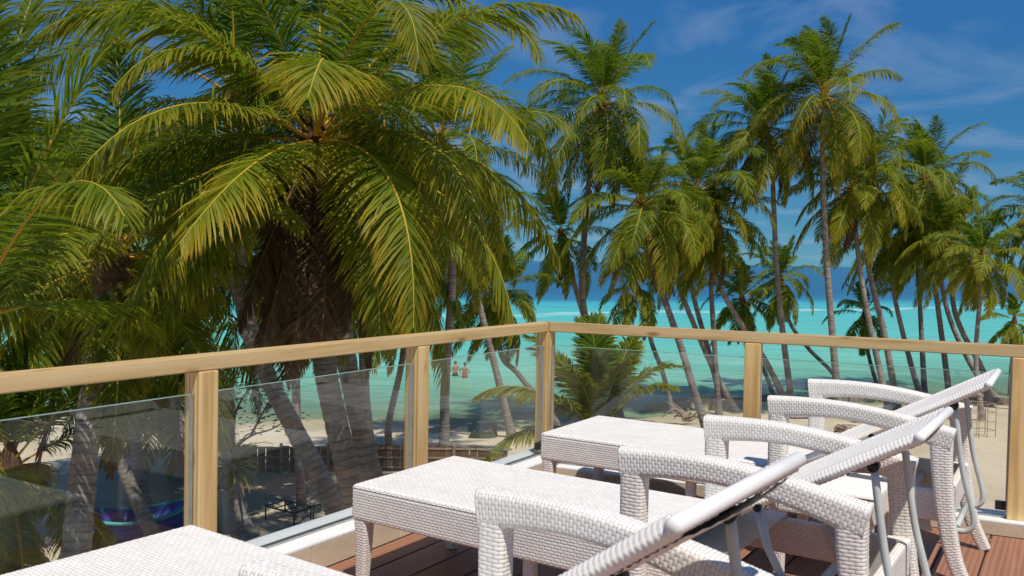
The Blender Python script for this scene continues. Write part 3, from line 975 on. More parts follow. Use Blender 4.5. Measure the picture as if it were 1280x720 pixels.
def lounger_frame(root):
    # top: a woven sheet with a rolled edge, from the foot to behind the hinge
    seat_end = 1.62
    def seat():
        nu, nv = int(seat_end / 0.006), int((FW) / 0.005)
        s = np.linspace(0.0, seat_end, nu); w = np.linspace(-FW / 2, FW / 2, nv)
        Sg, Wg = np.meshgrid(s, w, indexing='ij')
        e = np.minimum(np.minimum(Sg, FW / 2 - np.abs(Wg)), 0.02) / 0.02
        Z = SZ - 0.016 * (1 - np.sqrt(np.clip(1 - (1 - e) ** 2, 0, 1)))
        Z = Z - 0.006 * (1 - (2 * Wg / FW) ** 2) * np.clip(Sg / 0.2, 0, 1)
        P = np.stack([Sg, Wg, Z], -1)
        return woven_grid(P, Sg, Wg + 100 * 0.0145, False, 'weave', 0.029, 0.0145, 0.0008)
    woven_obj('seat', seat(), root)
    # aprons: two long sides, foot end, head end
    zc = SZ - 0.016 - APR / 2
    for sg in (-1, 1):
        y = sg * (FW / 2 - 0.018)
        woven_obj('side_apron', sweep([(0.002, y, zc), (SL, y, zc)], [(0.036, APR)] * 2, r=0.012), root)
    woven_obj('end_apron', sweep([(0.018, -FW / 2 + 0.037, zc), (0.018, FW / 2 - 0.037, zc)], [(0.034, APR)] * 2, r=0.012, side=(1, 0, 0)), root)
    woven_obj('end_apron', sweep([(SL - 0.02, -FW / 2 + 0.037, zc), (SL - 0.02, FW / 2 - 0.037, zc)], [(0.034, APR)] * 2, r=0.012, side=(1, 0, 0)), root)
    # foot legs, tapering
    for sg in (-1, 1):
        y = sg * (FW / 2 - 0.034)
        z1 = SZ - 0.016 - APR
        woven_obj('leg', sweep([(0.036, y, z1 + 0.03), (0.040, y, z1 - 0.04), (0.028, y - sg * 0.004, 0.004)], [(0.062, 0.078), (0.060, 0.066), (0.042, 0.046)], r=0.014, swap=True), root)
    # a short middle leg on each side
    for sg in (-1, 1):
        y = sg * (FW / 2 - 0.05)
        woven_obj('leg', sweep([(0.86, y, SZ - APR), (0.86, y, 0.004)], [(0.045, 0.05), (0.042, 0.045)], r=0.012, swap=True), root)
    # armrests
    for sg in (-1, 1):
        y = sg * (AW / 2 - 0.036)
        # front post down to the floor
        woven_obj('arm_post', sweep([(S1 + 0.046, y, AZ - 0.050), (S1 + 0.046, y, SZ), (S1 + 0.05, y, 0.2), (S1 + 0.054, y - sg * 0.004, 0.004)],
                                    [(0.070, 0.090), (0.068, 0.084), (0.062, 0.07), (0.05, 0.055)], r=0.02, swap=True, Lc=0.031), root)
        arc = []
        for k in range(25):
            t = k / 24
            s = S1 + 0.002 + (S2 - S1 - 0.004) * t
            top = AZ + (RZ - AZ) * t + 0.034 * math.sin(math.pi * t) * (1 - 0.1 * t)
            th = 0.106 - 0.026 * math.sin(math.pi * min(1, t * 1.05)) ** 0.8 - 0.004 * t
            arc.append((s, top, th))
        path = [(s, y, top - th / 2) for s, top, th in arc]
        wt = [(0.072, th) for s, top, th in arc]
        woven_obj('armrest', sweep(path, wt, r=0.022, Lc=0.024, h=0.0110, swap=True, amp=0.0012), root)
        # rear leg: curved and slim
        pr = smooth_path([(S2 - 0.048, y, RZ - 0.052), (S2 - 0.040, y, 0.52), (S2 - 0.018, y, 0.32), (S2 + 0.022, y, 0.14), (S2 + 0.085, y, 0.004)], 10)
        k = len(pr)
        wt = [(0.070 - 0.020 * i / (k - 1), 0.092 - 0.040 * i / (k - 1)) for i in range(k)]
        woven_obj('leg', sweep(pr, wt, r=0.018, swap=True, Lc=0.030), root)


def make_lounger(s3, zb, proto=None):
    root = empty('sun_lounger')
    if proto is None:
        lounger_frame(root)
    else:                     # the fixed frame is shared, only the backrest differs
        for ch in list(proto.children):
            if ch.name.split('.')[0] in ('seat', 'side_apron', 'end_apron', 'leg', 'arm_post', 'armrest'):
                c = ch.copy(); col.objects.link(c); c.parent = root
    # backrest: hinged at the seat, woven sheet between two wrapped side tubes
    s0, z0 = 1.36, SZ - 0.005
    dirb = Vector((s3 - s0, 0, zb - z0)); lb = dirb.length; dirb.normalize()
    nb = Vector((-dirb.z, 0, dirb.x))
    back = None
    nu, nv = int(lb / 0.0042), int(BWID / 0.006)
    a = np.linspace(0.02, lb - 0.045, nu); w = np.linspace(-BWID / 2 + 0.03, BWID / 2 - 0.03, nv)
    Ag, Wg = np.meshgrid(a, w, indexing='ij')
    base = np.array([s0, 0, z0]); db = np.array(dirb); n_ = np.array(nb)
    sag = -0.012 * (1 - (2 * Wg / BWID) ** 2)
    for nm, off, flip in (('backrest', 0.012, False), ('back_lining', -0.016, True)):
        P = base + Ag[..., None] * db + Wg[..., None] * np.array([0, 1, 0]) + (off + sag)[..., None] * n_
        if flip: P = P[:, ::-1]
        ob = woven_obj(nm, woven_grid(P, Ag, Wg if not flip else Wg[:, ::-1], False, 'rib', 0.019, 0.06, 0.0042), root)
        if not flip: back = ob
    for sg in (-1, 1):
        y = sg * (BWID / 2 - 0.022)
        p0 = base + db * 0.0; p1 = base + db * (lb - 0.03)
        pth = [(p0[0], y, p0[2]), (p1[0], y, p1[2])]
        woven_obj('back_rail', sweep(pth, [(0.034, 0.036)] * 2, 'rib', Lc=0.0125, h=10.0, amp=0.0020, du=0.0026, dv=0.007, r=0.02), root)
    e = base + db * (lb - 0.024)
    woven_end = MB().tube([(e[0], -BWID / 2 - 0.004, e[2]), (e[0], -BWID / 2 + 0.004, e[2]), (e[0], BWID / 2 - 0.004, e[2]), (e[0], BWID / 2 + 0.004, e[2])], [0.010, 0.0155, 0.0155, 0.010], 20).build('back_end_bar', M['resin'], root, smooth=True)
    # steel prop under the backrest
    pv = base + db * (lb * 0.80) - n_ * 0.03
    bend = np.array([S2 + 0.075, 0, 0.24])
    foot = np.array([S2 - 0.30, 0, 0.30])
    yw = BWID / 2 - 0.055
    prop = []
    for y in (-yw, yw):
        prop.append([(pv[0], y, pv[2]), (pv[0] * 0.55 + bend[0] * 0.45, y, pv[2] * 0.5 + bend[2] * 0.5), (bend[0], y, bend[2] + 0.07), (bend[0] - 0.02, y, bend[2] + 0.01), (bend[0] - 0.07, y, bend[2])])
    for q in prop:
        MB().tube(smooth_path(q, 6), 0.0125, 10).build('prop_tube', M['alu'], root, smooth=True)
        MB().tube([(pv[0], q[0][1] - 0.02, pv[2]), (pv[0], q[0][1] + 0.02, pv[2])], 0.017, 12).build('pivot_bolt', M['bolt'], root, smooth=True)
    MB().tube([(bend[0] - 0.07, -yw, bend[2]), (bend[0] - 0.07, yw, bend[2])], 0.0135, 10).build('prop_crossbar', M['alu'], root, smooth=True)
    MB().tube([(S2 - 0.20, -FW / 2 + 0.03, 0.355), (S2 - 0.20, FW / 2 - 0.03, 0.355)], 0.016, 10).build('frame_crossbar', M['alu'], root, smooth=True)
    # toothed plates on the frame in which the prop catches
    for sg in (-1, 1):
        y = sg * (FW / 2 - 0.045)
        out = [(S2 - 0.30, 0.43), (S2 - 0.02, 0.43), (S2 - 0.00, 0.36), (S2 - 0.05, 0.345), (S2 - 0.03, 0.29), (S2 - 0.09, 0.285), (S2 - 0.08, 0.235), (S2 - 0.14, 0.24), (S2 - 0.24, 0.31)]
        mb = MB(); n = len(out)
        mb.add([(s, y - 0.003, z) for s, z in out] + [(s, y + 0.003, z) for s, z in out],
               [tuple(range(n)), tuple(reversed(range(n, 2 * n)))] + [(i, n + i, n + (i + 1) % n, (i + 1) % n) for i in range(n)])
        mb.build('ratchet_plate', M['alu'], root)
        # hinge strut from the frame to the back rail
        hp = base + db * (lb * 0.42) - n_ * 0.012
        y2 = sg * (BWID / 2 + 0.012)
        MB().tube([(hp[0], y2, hp[2]), (hp[0] + 0.03, y2, hp[2] - 0.12), (hp[0] + 0.10, y2, SZ - 0.06)], [0.017, 0.014, 0.013], 8).build('hinge_strut', M['alu'], root, smooth=True)
        MB().tube([(hp[0], y2 - sg * 0.004, hp[2]), (hp[0], y2 + sg * 0.022, hp[2])], 0.012, 10).build('hinge_bolt', M['bolt'], root, smooth=True)
    return root


LOUNGERS = [(-1.322, 2.822, 0.622, 2.169, 1.013, 'white wicker sun lounger with the most upright backrest, foot towards the left rail'),
            (-0.462, 3.988, 0.586, 2.193, 0.919, 'middle white wicker sun lounger, between the other two loungers'),
            (0.363, 5.186, 0.562, 2.198, 0.914, 'white wicker sun lounger with its foot at the corner post')]
proto = None
for x, y, th, s3, zb, lab in LOUNGERS:
    r = make_lounger(s3, zb, proto)
    if proto is None: proto = r
    r.location = (x, y, DZ + 0.002); r.rotation_euler = (0, 0, -th)
    tag(r, lab, 'sun lounger', 'white wicker sun loungers on the deck')

# low side table between two loungers
tb = empty('side_table')
tp = on_z(1043, 600, DZ + 0.43)
tb.location = (tp.x, tp.y, DZ + 0.002); tb.rotation_euler = (0, 0, -0.586)
tag(tb, 'low white wicker side table with ribbed top between two loungers', 'table')
TS = 0.44
sg_ = np.linspace(-TS / 2, TS / 2, 110); Sg, Wg = np.meshgrid(sg_, sg_, indexing='ij')
e = np.minimum(np.minimum(TS / 2 - np.abs(Sg), TS / 2 - np.abs(Wg)), 0.015) / 0.015
woven_obj('table_top', woven_grid(np.stack([Sg, Wg, 0.43 - 0.012 * (1 - np.sqrt(np.clip(1 - (1 - e) ** 2, 0, 1)))], -1), Wg, Sg, False, 'rib', 0.018, 9.0, 0.003), tb)
for sx in (-1, 1):
    woven_obj('apron', sweep([(sx * (TS / 2 - 0.015), -TS / 2 + 0.002, 0.36), (sx * (TS / 2 - 0.015), TS / 2 - 0.002, 0.36)], [(0.03, 0.11)] * 2, r=0.01, side=(1, 0, 0)), tb)
    woven_obj('apron', sweep([(-TS / 2 + 0.032, sx * (TS / 2 - 0.015), 0.36), (TS / 2 - 0.032, sx * (TS / 2 - 0.015), 0.36)], [(0.03, 0.11)] * 2, r=0.01), tb)
    for sy in (-1, 1):
        woven_obj('leg', sweep([(sx * (TS / 2 - 0.035), sy * (TS / 2 - 0.035), 0.34), (sx * (TS / 2 - 0.035), sy * (TS / 2 - 0.035), 0.004)], [(0.05, 0.05), (0.042, 0.042)], r=0.012), tb)


# ------------------------------------------------------------------ coconut palms
WIND = np.array([-0.34, 0.05, 0.0])


def frond_geo(L_, az, el, droop, rs, nl=70, leaf=0.85, wid=0.042, twist=0.0, ldroop=1.0, nseg=16, wind=1.0, petiole=0.16, vlift=0.25):
    t = np.linspace(0, 1, nseg + 1)
    ds = L_ / nseg
    d = np.array([math.cos(el) * math.cos(az), math.cos(el) * math.sin(az), math.sin(el)])
    side = np.array([-math.sin(az), math.cos(az), 0.0])
    P = [np.zeros(3)]; D = [d]; S = [side]
    g = np.array([0, 0, -1.0]) * droop + WIND * wind
    for i in range(nseg):
        P.append(P[-1] + d * ds)
        k = (0.25 + 1.5 * t[i] ** 1.2) * ds / L_ * 2.0
        d = d + (g - d * (g @ d)) * k
        d = d / np.linalg.norm(d)
        side = side - d * (side @ d); side = side / np.linalg.norm(side)
        tw = twist / nseg
        nrm = np.cross(d, side)
        side = side * math.cos(tw) + nrm * math.sin(tw)
        D.append(d); S.append(side)
    P = np.array(P); D = np.array(D); S = np.array(S); Nn = np.cross(D, S)
    # rachis
    rr = 0.034 * (L_ / 4.5) * (1 - 0.93 * t ** 0.75) + 0.002
    rr[:3] *= np.array([1.9, 1.35, 1.1])
    ns = 5
    an = np.arange(ns) * 2 * math.pi / ns + 0.3
    RV = P[:, None, :] + S[:, None, :] * (np.cos(an)[None, :, None] * rr[:, None, None] * 1.2) + Nn[:, None, :] * (np.sin(an)[None, :, None] * rr[:, None, None] * 0.8)
    RV = RV.reshape(-1, 3)
    ii = np.arange(nseg)[:, None] * ns + np.arange(ns)[None]
    jj = np.arange(nseg)[:, None] * ns + (np.arange(ns)[None] + 1) % ns
    RF = np.stack([ii, jj, jj + ns, ii + ns], -1).reshape(-1, 4)
    RC = np.zeros((len(RV), 4)); RC[:, 1] = np.repeat(t, ns); RC[:, 2] = 0.5; RC[:, 3] = 1.0
    # leaflets
    tj = np.concatenate([np.linspace(petiole, 0.995, nl) ** 0.96 + rs.uniform(-0.003, 0.003, nl) for _ in (0, 1)])
    tj = np.clip(tj, petiole * 0.9, 1.0)
    sg = np.concatenate([np.ones(nl), -np.ones(nl)])
    n = 2 * nl
    f = tj * nseg; i0 = np.clip(f.astype(int), 0, nseg - 1); fr = (f - i0)[:, None]
    bp = P[i0] * (1 - fr) + P[i0 + 1] * fr
    bd = D[i0] * (1 - fr) + D[i0 + 1] * fr
    bs = S[i0] * (1 - fr) + S[i0 + 1] * fr
    bn = Nn[i0] * (1 - fr) + Nn[i0 + 1] * fr
    # leaflets stand in loose bunches, some bent or torn short
    wob = sum(np.sin(tj * fq + rs.uniform(0, 6.28) + sg) for fq in (23.0, 41.0, 67.0)) / 3.0
    al = np.radians(16 + 50 * tj ** 1.5 + rs.normal(0, 4.5, n) + 7 * wob)
    vup = (vlift - 0.25 * tj + rs.normal(0, 0.10, n) + 0.10 * np.roll(wob, 5))[:, None]
    dr = bs * (sg * np.cos(al))[:, None] + bd * np.sin(al)[:, None] + bn * vup
    dr /= np.linalg.norm(dr, axis=1, keepdims=True)
    prof = (0.50 + 0.50 * np.clip((tj - petiole) / 0.22, 0, 1)) * (1 - 0.72 * np.clip((tj - 0.5) / 0.5, 0, 1) ** 1.7)
    ln = leaf * (L_ / 4.5) * prof * rs.uniform(0.85, 1.1, n) * np.where(rs.uniform(0, 1, n) < 0.07, rs.uniform(0.35, 0.8, n), 1.0)
    gd = np.array([0, 0, -1.0]) + WIND * wind * 0.6
    k1 = (ldroop * rs.uniform(0.25, 0.6, n) * (1.0 - 0.35 * tj))[:, None]
    k2 = (ldroop * rs.uniform(0.3, 0.9, n))[:, None]
    p1 = bp + dr * (ln * 0.38)[:, None]
    d2 = dr + gd * k1; d2 /= np.linalg.norm(d2, axis=1, keepdims=True)
    p2 = p1 + d2 * (ln * 0.34)[:, None]
    d3 = d2 + gd * k2; d3 /= np.linalg.norm(d3, axis=1, keepdims=True)
    p3 = p2 + d3 * (ln * 0.28)[:, None]
    wv = bd - dr * np.sum(bd * dr, 1)[:, None]
    wv /= np.maximum(np.linalg.norm(wv, axis=1, keepdims=True), 1e-6)
    wn_ = np.cross(dr, wv)
    ro = rs.uniform(-0.5, 0.7, n)[:, None]
    wv = wv * np.cos(ro) + wn_ * np.sin(ro)
    w = (wid * (0.55 + 0.45 * prof))[:, None]
    LV = np.stack([bp - wv * w * 0.28, bp + wv * w * 0.28, p1 - wv * w * 0.5, p1 + wv * w * 0.5, p2 - wv * w * 0.36, p2 + wv * w * 0.36, p3], 1).reshape(-1, 3)
    b0 = np.arange(n)[:, None] * 7 + len(RV)
    LF = np.concatenate([b0 + np.array([[0, 1, 3, 2]]), b0 + np.array([[2, 3, 5, 4]])])
    LT = b0 + np.array([[4, 5, 6]])
    LC = np.zeros((n, 7, 4)); LC[:, :, 0] = np.array([0, 0, 0.38, 0.38, 0.75, 0.75, 1.0])
    LC[:, :, 1] = tj[:, None]; LC[:, :, 2] = np.clip(rs.normal(0.5, 0.22, n), 0, 1)[:, None]
    return np.concatenate([RV, LV]), np.concatenate([RF, LF]), LT, np.concatenate([RC, LC.reshape(-1, 4)])


def add_frond(root, origin, rs, az, el, L_, droop, age, **kw):
    V, F4, F3, C = frond_geo(L_, az, el, droop, rs, **kw)
    me = mesh_np('frond', V, F4, F3, mat=M['leaf'], colattr=C)
    o = link('frond', me, root)
    o.location = origin
    o.color = (age, float(rs.uniform(0, 1)), 0, 1)
    if age > 0.9: o['label'] = 'dead brown frond hanging down'
    return o


def trunk_geo(P, r0, r1, rs, flare=0.6, nside=12):
    """P: dense path from base to top (numpy k x 3)"""
    s = np.concatenate([[0], np.cumsum(np.linalg.norm(np.diff(P, axis=0), axis=1))])
    n = int(s[-1] / 0.065)
    t = np.linspace(0, s[-1], n)
    C = np.stack([np.interp(t, s, P[:, i]) for i in range(3)], 1)
    q = t / s[-1]
    rad = r0 + (r1 - r0) * q ** 0.7
    rad = rad * (1 + flare * np.exp(-t / 0.45))
    ringp = 0.13 + 0.02 * np.sin(t * 1.7)
    ph_ = np.cumsum(np.gradient(t) / ringp)
    saw = (ph_ % 1.0)
    rad = rad * (1 + 0.045 * (1 - saw) ** 2 - 0.02)
    T = np.gradient(C, axis=0); T /= np.linalg.norm(T, axis=1, keepdims=True)
    ref = np.array([1.0, 0, 0])[None] - T * T[:, :1]; ref /= np.linalg.norm(ref, axis=1, keepdims=True)
    b_ = np.cross(T, ref)
    an = np.arange(nside) * 2 * math.pi / nside
    wob = 1 + 0.03 * rs.normal(size=(n, nside))
    V = C[:, None] + (ref[:, None] * np.cos(an)[None, :, None] + b_[:, None] * np.sin(an)[None, :, None]) * (rad[:, None] * wob)[..., None]
    V = V.reshape(-1, 3)
    ii = np.arange(n - 1)[:, None] * nside + np.arange(nside)[None]
    jj = np.arange(n - 1)[:, None] * nside + (np.arange(nside)[None] + 1) % nside
    F = np.stack([ii, jj, jj + nside, ii + nside], -1).reshape(-1, 4)
    C_ = np.ones((n, nside, 4)); C_[:, :, 0] = ph_[:, None]
    return V, F, C_.reshape(-1, 4)


nut_mesh = None


def coconuts(root, origin, rs, n):
    global nut_mesh
    if nut_mesh is None:
        bm = bmesh.new(); bmesh.ops.create_uvsphere(bm, u_segments=12, v_segments=8, radius=0.12)
        for v in bm.verts: v.co.z *= 1.25; v.co.xy *= 1 + 0.06 * math.cos(3 * math.atan2(v.co.y, v.co.x))
        nut_mesh = bpy.data.meshes.new('coconut'); bm.to_mesh(nut_mesh); bm.free()
        nut_mesh.materials.append(M['coconut'])
        for p in nut_mesh.polygons: p.use_smooth = True
    for k in range(n):
        a = rs.uniform(0, 2 * math.pi); r = rs.uniform(0.22, 0.36)
        o = link('coconut', nut_mesh, root)
        o.location = (origin.x + r * math.cos(a), origin.y + r * math.sin(a), origin.z - rs.uniform(0.12, 0.5))
        o.rotation_euler = (rs.uniform(-0.5, 0.5), rs.uniform(-0.5, 0.5), a)


def palm(label, pts, Zt, Zb, L_=4.3, nf=32, seed=1, lod=1, r0=0.19, r1=0.115, custom=None, skirt=3, nuts=4, wind=1.0, yellow=0.5, upright=0.0, fill=True, group=None):
    rs = NR(seed)
    n = len(pts)
    W = []
    for i, (px, py) in enumerate(pts[:-1]):
        W.append(at(px, py, Zt + (Zb - Zt) * i / (n - 1)))
    px, py = pts[-1]
    b_ = at(px, py, Zb)
    gzb = gz(b_.x, b_.y)
    if abs(b_.z - gzb) > 0.3 and len(W) > 1:      # run on down to the ground
        q = W[-1]
        if b_.z > gzb:
            W.append(b_)
            dirn = (b_ - q).normalized()
            dirn.z = min(dirn.z, -0.6)
            k = (b_.z - gzb) / -dirn.z
            b_ = Vector((b_.x + dirn.x * k * 0.6, b_.y, 0))
    base = Vector((b_.x, b_.y, gz(b_.x, b_.y) - 0.06))
    W.append(base)
    W = W[::-1]
    root = empty('coconut_palm', base)
    tag(root, label, 'palm tree', group or 'coconut palms')
    path = np.array(smooth_path(W, 12)) - np.array(base)
    V, F, C_ = trunk_geo(path, r0, r1, rs, nside=14 if lod == 2 else 10)
    link('trunk', mesh_np('trunk', V, F, mat=M['bark'], smooth=True, colattr=C_), root)
    top = Vector(path[-1])
    # fibrous head from which the fronds spring
    axis = (Vector(path[-1]) - Vector(path[-6])).normalized()
    hb = MB()
    hb.tube([top - axis * 0.5, top - axis * 0.25, top, top + axis * 0.3, top + axis * 0.55], [r1 * 1.0, r1 * 1.6, r1 * 1.9, r1 * 1.3, r1 * 0.35], 10)
    hb.build('crown_head', M['fibre'], root, smooth=True)
    kw = dict(nl=(64 if lod == 0 else 92 if lod == 1 else 138), wid=(0.058 if lod == 0 else 0.046 if lod == 1 else 0.034), wind=wind)
    if custom:
        for (az, el, ll, dr, age, tw) in custom:
            add_frond(root, top + axis * 0.15, rs, R(az), R(el), ll, dr, age, twist=R(tw), leaf=0.98, ldroop=0.62, vlift=(0.22 if el > 48 else -0.05), **kw)
    if fill:
        ga = 2.39996
        a0 = rs.uniform(0, 6.28)
        for k in range(nf):
            q = k / (nf - 1.0)
            el = 82 - 138 * q ** 1.05 + rs.uniform(-9, 9) + upright * (1 - q) * 20 + upright * 25
            az = a0 + ga * k + rs.uniform(-0.25, 0.25)
            age = float(np.clip(yellow * 1.15 * (q * 1.05) ** 1.1 + rs.uniform(-0.08, 0.2), 0, 0.8))
            ll = L_ * (0.72 + 0.28 * min(1, q * 3.0)) * rs.uniform(0.9, 1.08)
            dr = (0.75 + 0.5 * q + rs.uniform(-0.2, 0.4)) * (1 - 0.5 * upright)
            add_frond(root, top + axis * (0.28 - 0.35 * q), rs, az, R(el), ll, dr, age, twist=rs.uniform(-0.7, 0.7), leaf=1.0 + 0.14 * rs.uniform(), ldroop=0.6 + 0.9 * q, vlift=0.3 - 0.4 * q, **kw)
    for k in range(skirt):
        az = rs.uniform(0, 6.28)
        add_frond(root, top - axis * 0.25, rs, az, R(rs.uniform(-75, -45)), L_ * rs.uniform(0.6, 0.85), 0.9, float(rs.uniform(0.93, 1.0)), ldroop=1.6, leaf=0.7, **kw)
    if nuts: coconuts(root, top, rs, nuts)
    return root


BIG = [  # the big palm: azimuth (0 right, 90 away, 180 left, 270 towards the camera), elevation, length, droop, age, twist
    (221, 46, 4.3, 1.10, 0.50, 12), (236, 42, 3.6, 1.30, 0.52, 12), (244, 15, 4.39, 1.00, 0.66, 15), (287, 22, 4.6, 0.75, 0.66, -10),
    (268, -8, 4.29, 0.45, 0.80, 10), (327, 10, 4.26, 1.38, 0.62, -15), (308, -3, 4.49, 1.28, 0.66, -12), (310, 55, 4.18, 1.8, 0.5, -20),
    (319, 20, 4.63, 0.79, 0.58, -10), (240, -14, 4.30, 1.13, 0.45, 10), (231, -16, 3.58, 0.37, 0.4, 0),
    (317, -38, 3.36, 0.83, 0.5, 0), (21, 67, 3.6, 1.30, 0.25, 0), (168, 69, 3.84, 1.16, 0.25, 10),
    (180, 50, 4.7, 0.85, 0.35, 15), (176, 8, 4.6, 0.9, 0.4, 10), (205, 2, 4.5, 0.9, 0.45, 10),
    (345, 45, 4.5, 0.9, 0.4, -10), (10, 5, 4.5, 0.95, 0.5, -10), (345, -12, 4.4, 1.0, 0.5, -10),
    (60, 50, 4.3, 0.7, 0.25, 0), (90, 76, 3.8, 0.4, 0.1, 0), (225, 70, 3.9, 0.9, 0.2, 10),
    (60, 15, 4.5, 0.8, 0.4, 0), (120, 5, 4.5, 0.8, 0.4, 0), (225, -40, 4.0, 0.6, 0.45, 0), (190, -30, 4.2, 0.8, 0.4, 5), (350, -40, 4.2, 0.8, 0.5, -5),
    (250, -68, 3.0, 0.6, 0.97, 0), (278, -72, 3.3, 0.6, 0.98, 0), (305, -68, 3.1, 0.6, 0.96, 0), (228, -62, 2.9, 0.6, 0.95, 0), (268, -80, 3.5, 0.5, 1.0, 0), (330, -64, 2.8, 0.6, 0.97, 0)]

palm('big coconut palm with thick trunk and brown hanging dead fronds, behind the left glass panels', [(392, 190), (386, 260), (392, 330), (400, 400), (408, 470), (428, 560), (458, 690), (500, 890)], 13.0, 13.2, custom=BIG, fill=False, seed=3, lod=2, r0=0.22, r1=0.15, skirt=3, nuts=7, wind=0.5)
palm('thick trunked coconut palm rising close behind the big palm with the dead fronds', [(448, 130), (428, 260), (424, 350), (432, 440), (450, 530), (480, 660), (520, 850)], 15.0, 14.8, seed=5, lod=2, L_=4.3, nf=18, r0=0.21, r1=0.15, yellow=0.6, wind=0.5)
palm('coconut palm whose trunk leans left across the brown board fence', [(292, 130), (290, 230), (302, 370), (330, 460), (370, 540), (412, 622), (455, 740)], 17.0, 16.2, seed=6, lod=2, L_=4.3, nf=20, r0=0.22, r1=0.14, wind=0.5, yellow=0.4)
EDGE = [(59, 82, 3.67, 1.2, 0.2, 0), (100, 86, 3.9, 0.9, 0.1, 0), (20, 70, 4.2, 0.8, 0.2, 0),
        (300, 76, 3.9, 0.6, 0.2, 0), (323, 44, 3.5, 1.0, 0.35, 0), (285, -60, 2.8, 0.5, 0.55, 0), (80, 10, 4.0, 0.8, 0.3, 0), (150, 40, 4.0, 0.8, 0.3, 0), (200, 20, 4.0, 0.8, 0.3, 0), (240, 50, 3.6, 0.8, 0.3, 0)]
palm('very close dark coconut palm with tall upright fronds beside the left end of the rail', [(-40, 420), (-60, 560), (-80, 760), (-110, 1200)], 8.5, 8.5, seed=11, lod=2, custom=EDGE, fill=False, L_=4.0, r0=0.22, r1=0.14, wind=0.4, skirt=1)
ARCH = [(279, 18, 4.21, 1.04, 0.5, 0), (335, 34, 3.9, 0.9, 0.4, 0), (159, -4, 3.4, 0.78, 0.4, 0), (200, 20, 4.0, 0.9, 0.4, 0), (0, 50, 4.0, 0.9, 0.3, 0), (60, 60, 4.0, 0.7, 0.25, 0), (120, 45, 4.0, 0.8, 0.3, 0),
        (240, 55, 3.8, 1.0, 0.35, 0), (330, -25, 3.6, 0.7, 0.5, 0), (10, 5, 4.0, 0.9, 0.4, 0), (80, 10, 4.0, 0.9, 0.4, 0), (180, -35, 3.5, 0.7, 0.5, 0), (300, -50, 3.0, 0.5, 0.5, 0), (90, 82, 3.5, 0.4, 0.1, 0), (225, -20, 3.8, 0.8, 0.45, 0)]
palm('thick grey trunked coconut palm behind the left-most glass panel', [(140, 335), (122, 430), (104, 590), (94, 700), (70, 950)], 13.0, 11.2, seed=12, lod=2, custom=ARCH, fill=False, L_=4.0, r0=0.23, r1=0.15, wind=0.4, skirt=2)
palm('slender coconut palm whose pale trunk leans down towards the blue boat', [(60, 320), (110, 470), (148, 570), (190, 665), (215, 730)], 20.5, 20.0, seed=13, lod=1, L_=4.3, nf=30, r0=0.17, yellow=0.4)
palm('coconut palm with its crown packed behind the leaning palms, trunk beside the pandanus', [(205, 300), (240, 430), (275, 540), (300, 640), (312, 690)], 22.0, 21.5, seed=14, lod=1, L_=4.3, nf=32, r0=0.17, yellow=0.4)
palm('coconut palm standing deep in the dark grove behind the leaning trunks', [(120, 290), (140, 380), (160, 480), (178, 640)], 24.0, 24.0, seed=15, lod=1, L_=4.5, nf=32, yellow=0.3)
palm('low coconut palm filling the dark grove above the blue boat', [(215, 440), (218, 520), (225, 610)], 27.0, 27.0, seed=16, lod=1, L_=4.2, nf=32, yellow=0.3)
palm('low leafy young palm with drooping fronds under the left rail', [(10, 600), (5, 700), (0, 900)], 12.5, 12.5, seed=17, lod=2, L_=2.8, nf=20, yellow=0.5, skirt=0, nuts=0)
palm('straight thin dark trunked palm behind the metal bed frame', [(366, 300), (369, 420), (371, 520), (378, 648)], 23.0, 23.0, seed=18, lod=1, L_=3.8, nf=27, r0=0.125, r1=0.10)
palm('coconut palm with a straight grey trunk between the big palm and the second rail post', [(466, 300), (456, 380), (455, 470), (460, 540), (468, 595)], 26.0, 27.5, seed=19, lod=1, L_=4.2, nf=30, r0=0.20)
palm('coconut palm with a thin trunk bent like a bow', [(503, 350), (504, 440), (486, 530), (489, 578)], 31.0, 31.0, seed=20, lod=1, L_=3.1, nf=27, r0=0.13, r1=0.1)
palm('tall coconut palm with windblown top fronds and straight trunk beside the second rail post', [(552, 185), (562, 290), (565, 360), (557, 470), (555, 572)], 29.0, 31.0, seed=21, lod=1, L_=4.7, nf=35, upright=0.15, yellow=0.6)
palm('coconut palm whose trunk leans left above the heap of dark cloth on the beach', [(570, 275), (590, 345), (609, 420), (623, 475), (641, 538)], 36.5, 38.0, seed=22, lod=1, L_=4.3, nf=32, r0=0.18)
palm('leaning coconut palm with a pale bent trunk and low crown near the bathers', [(622, 368), (626, 441), (648, 468), (690, 520)], 40.0, 41.0, seed=23, lod=1, L_=3.3, nf=30, r0=0.14)
palm('full crowned coconut palm with a curved trunk rising behind the corner post', [(752, 132), (736, 230), (729, 320), (729, 380), (741, 433), (757, 475), (778, 525)], 40.5, 42.0, seed=24, lod=1, L_=4.9, nf=37, upright=0.1, yellow=0.45, r0=0.2)
palm('small palm with dark nuts leaning beside the curved trunk behind the corner post', [(703, 298), (712, 332), (728, 390), (746, 440), (772, 505)], 44.0, 44.0, seed=25, lod=0, L_=3.3, nf=21, r0=0.15, nuts=7)
palm('short young palm with an open star shaped crown above the handrail, over the sea', [(797, 363), (808, 400), (815, 430), (828, 465), (842, 512)], 47.0, 47.0, seed=26, lod=0, L_=2.9, nf=15, r0=0.14, yellow=0.6, skirt=1)
palm('coconut palm whose straight trunk leans left beside the driftwood roots', [(802, 262), (809, 300), (819, 340), (850, 430), (868, 490), (886, 537)], 39.0, 38.0, seed=27, lod=1, L_=4.2, nf=32, yellow=0.55)
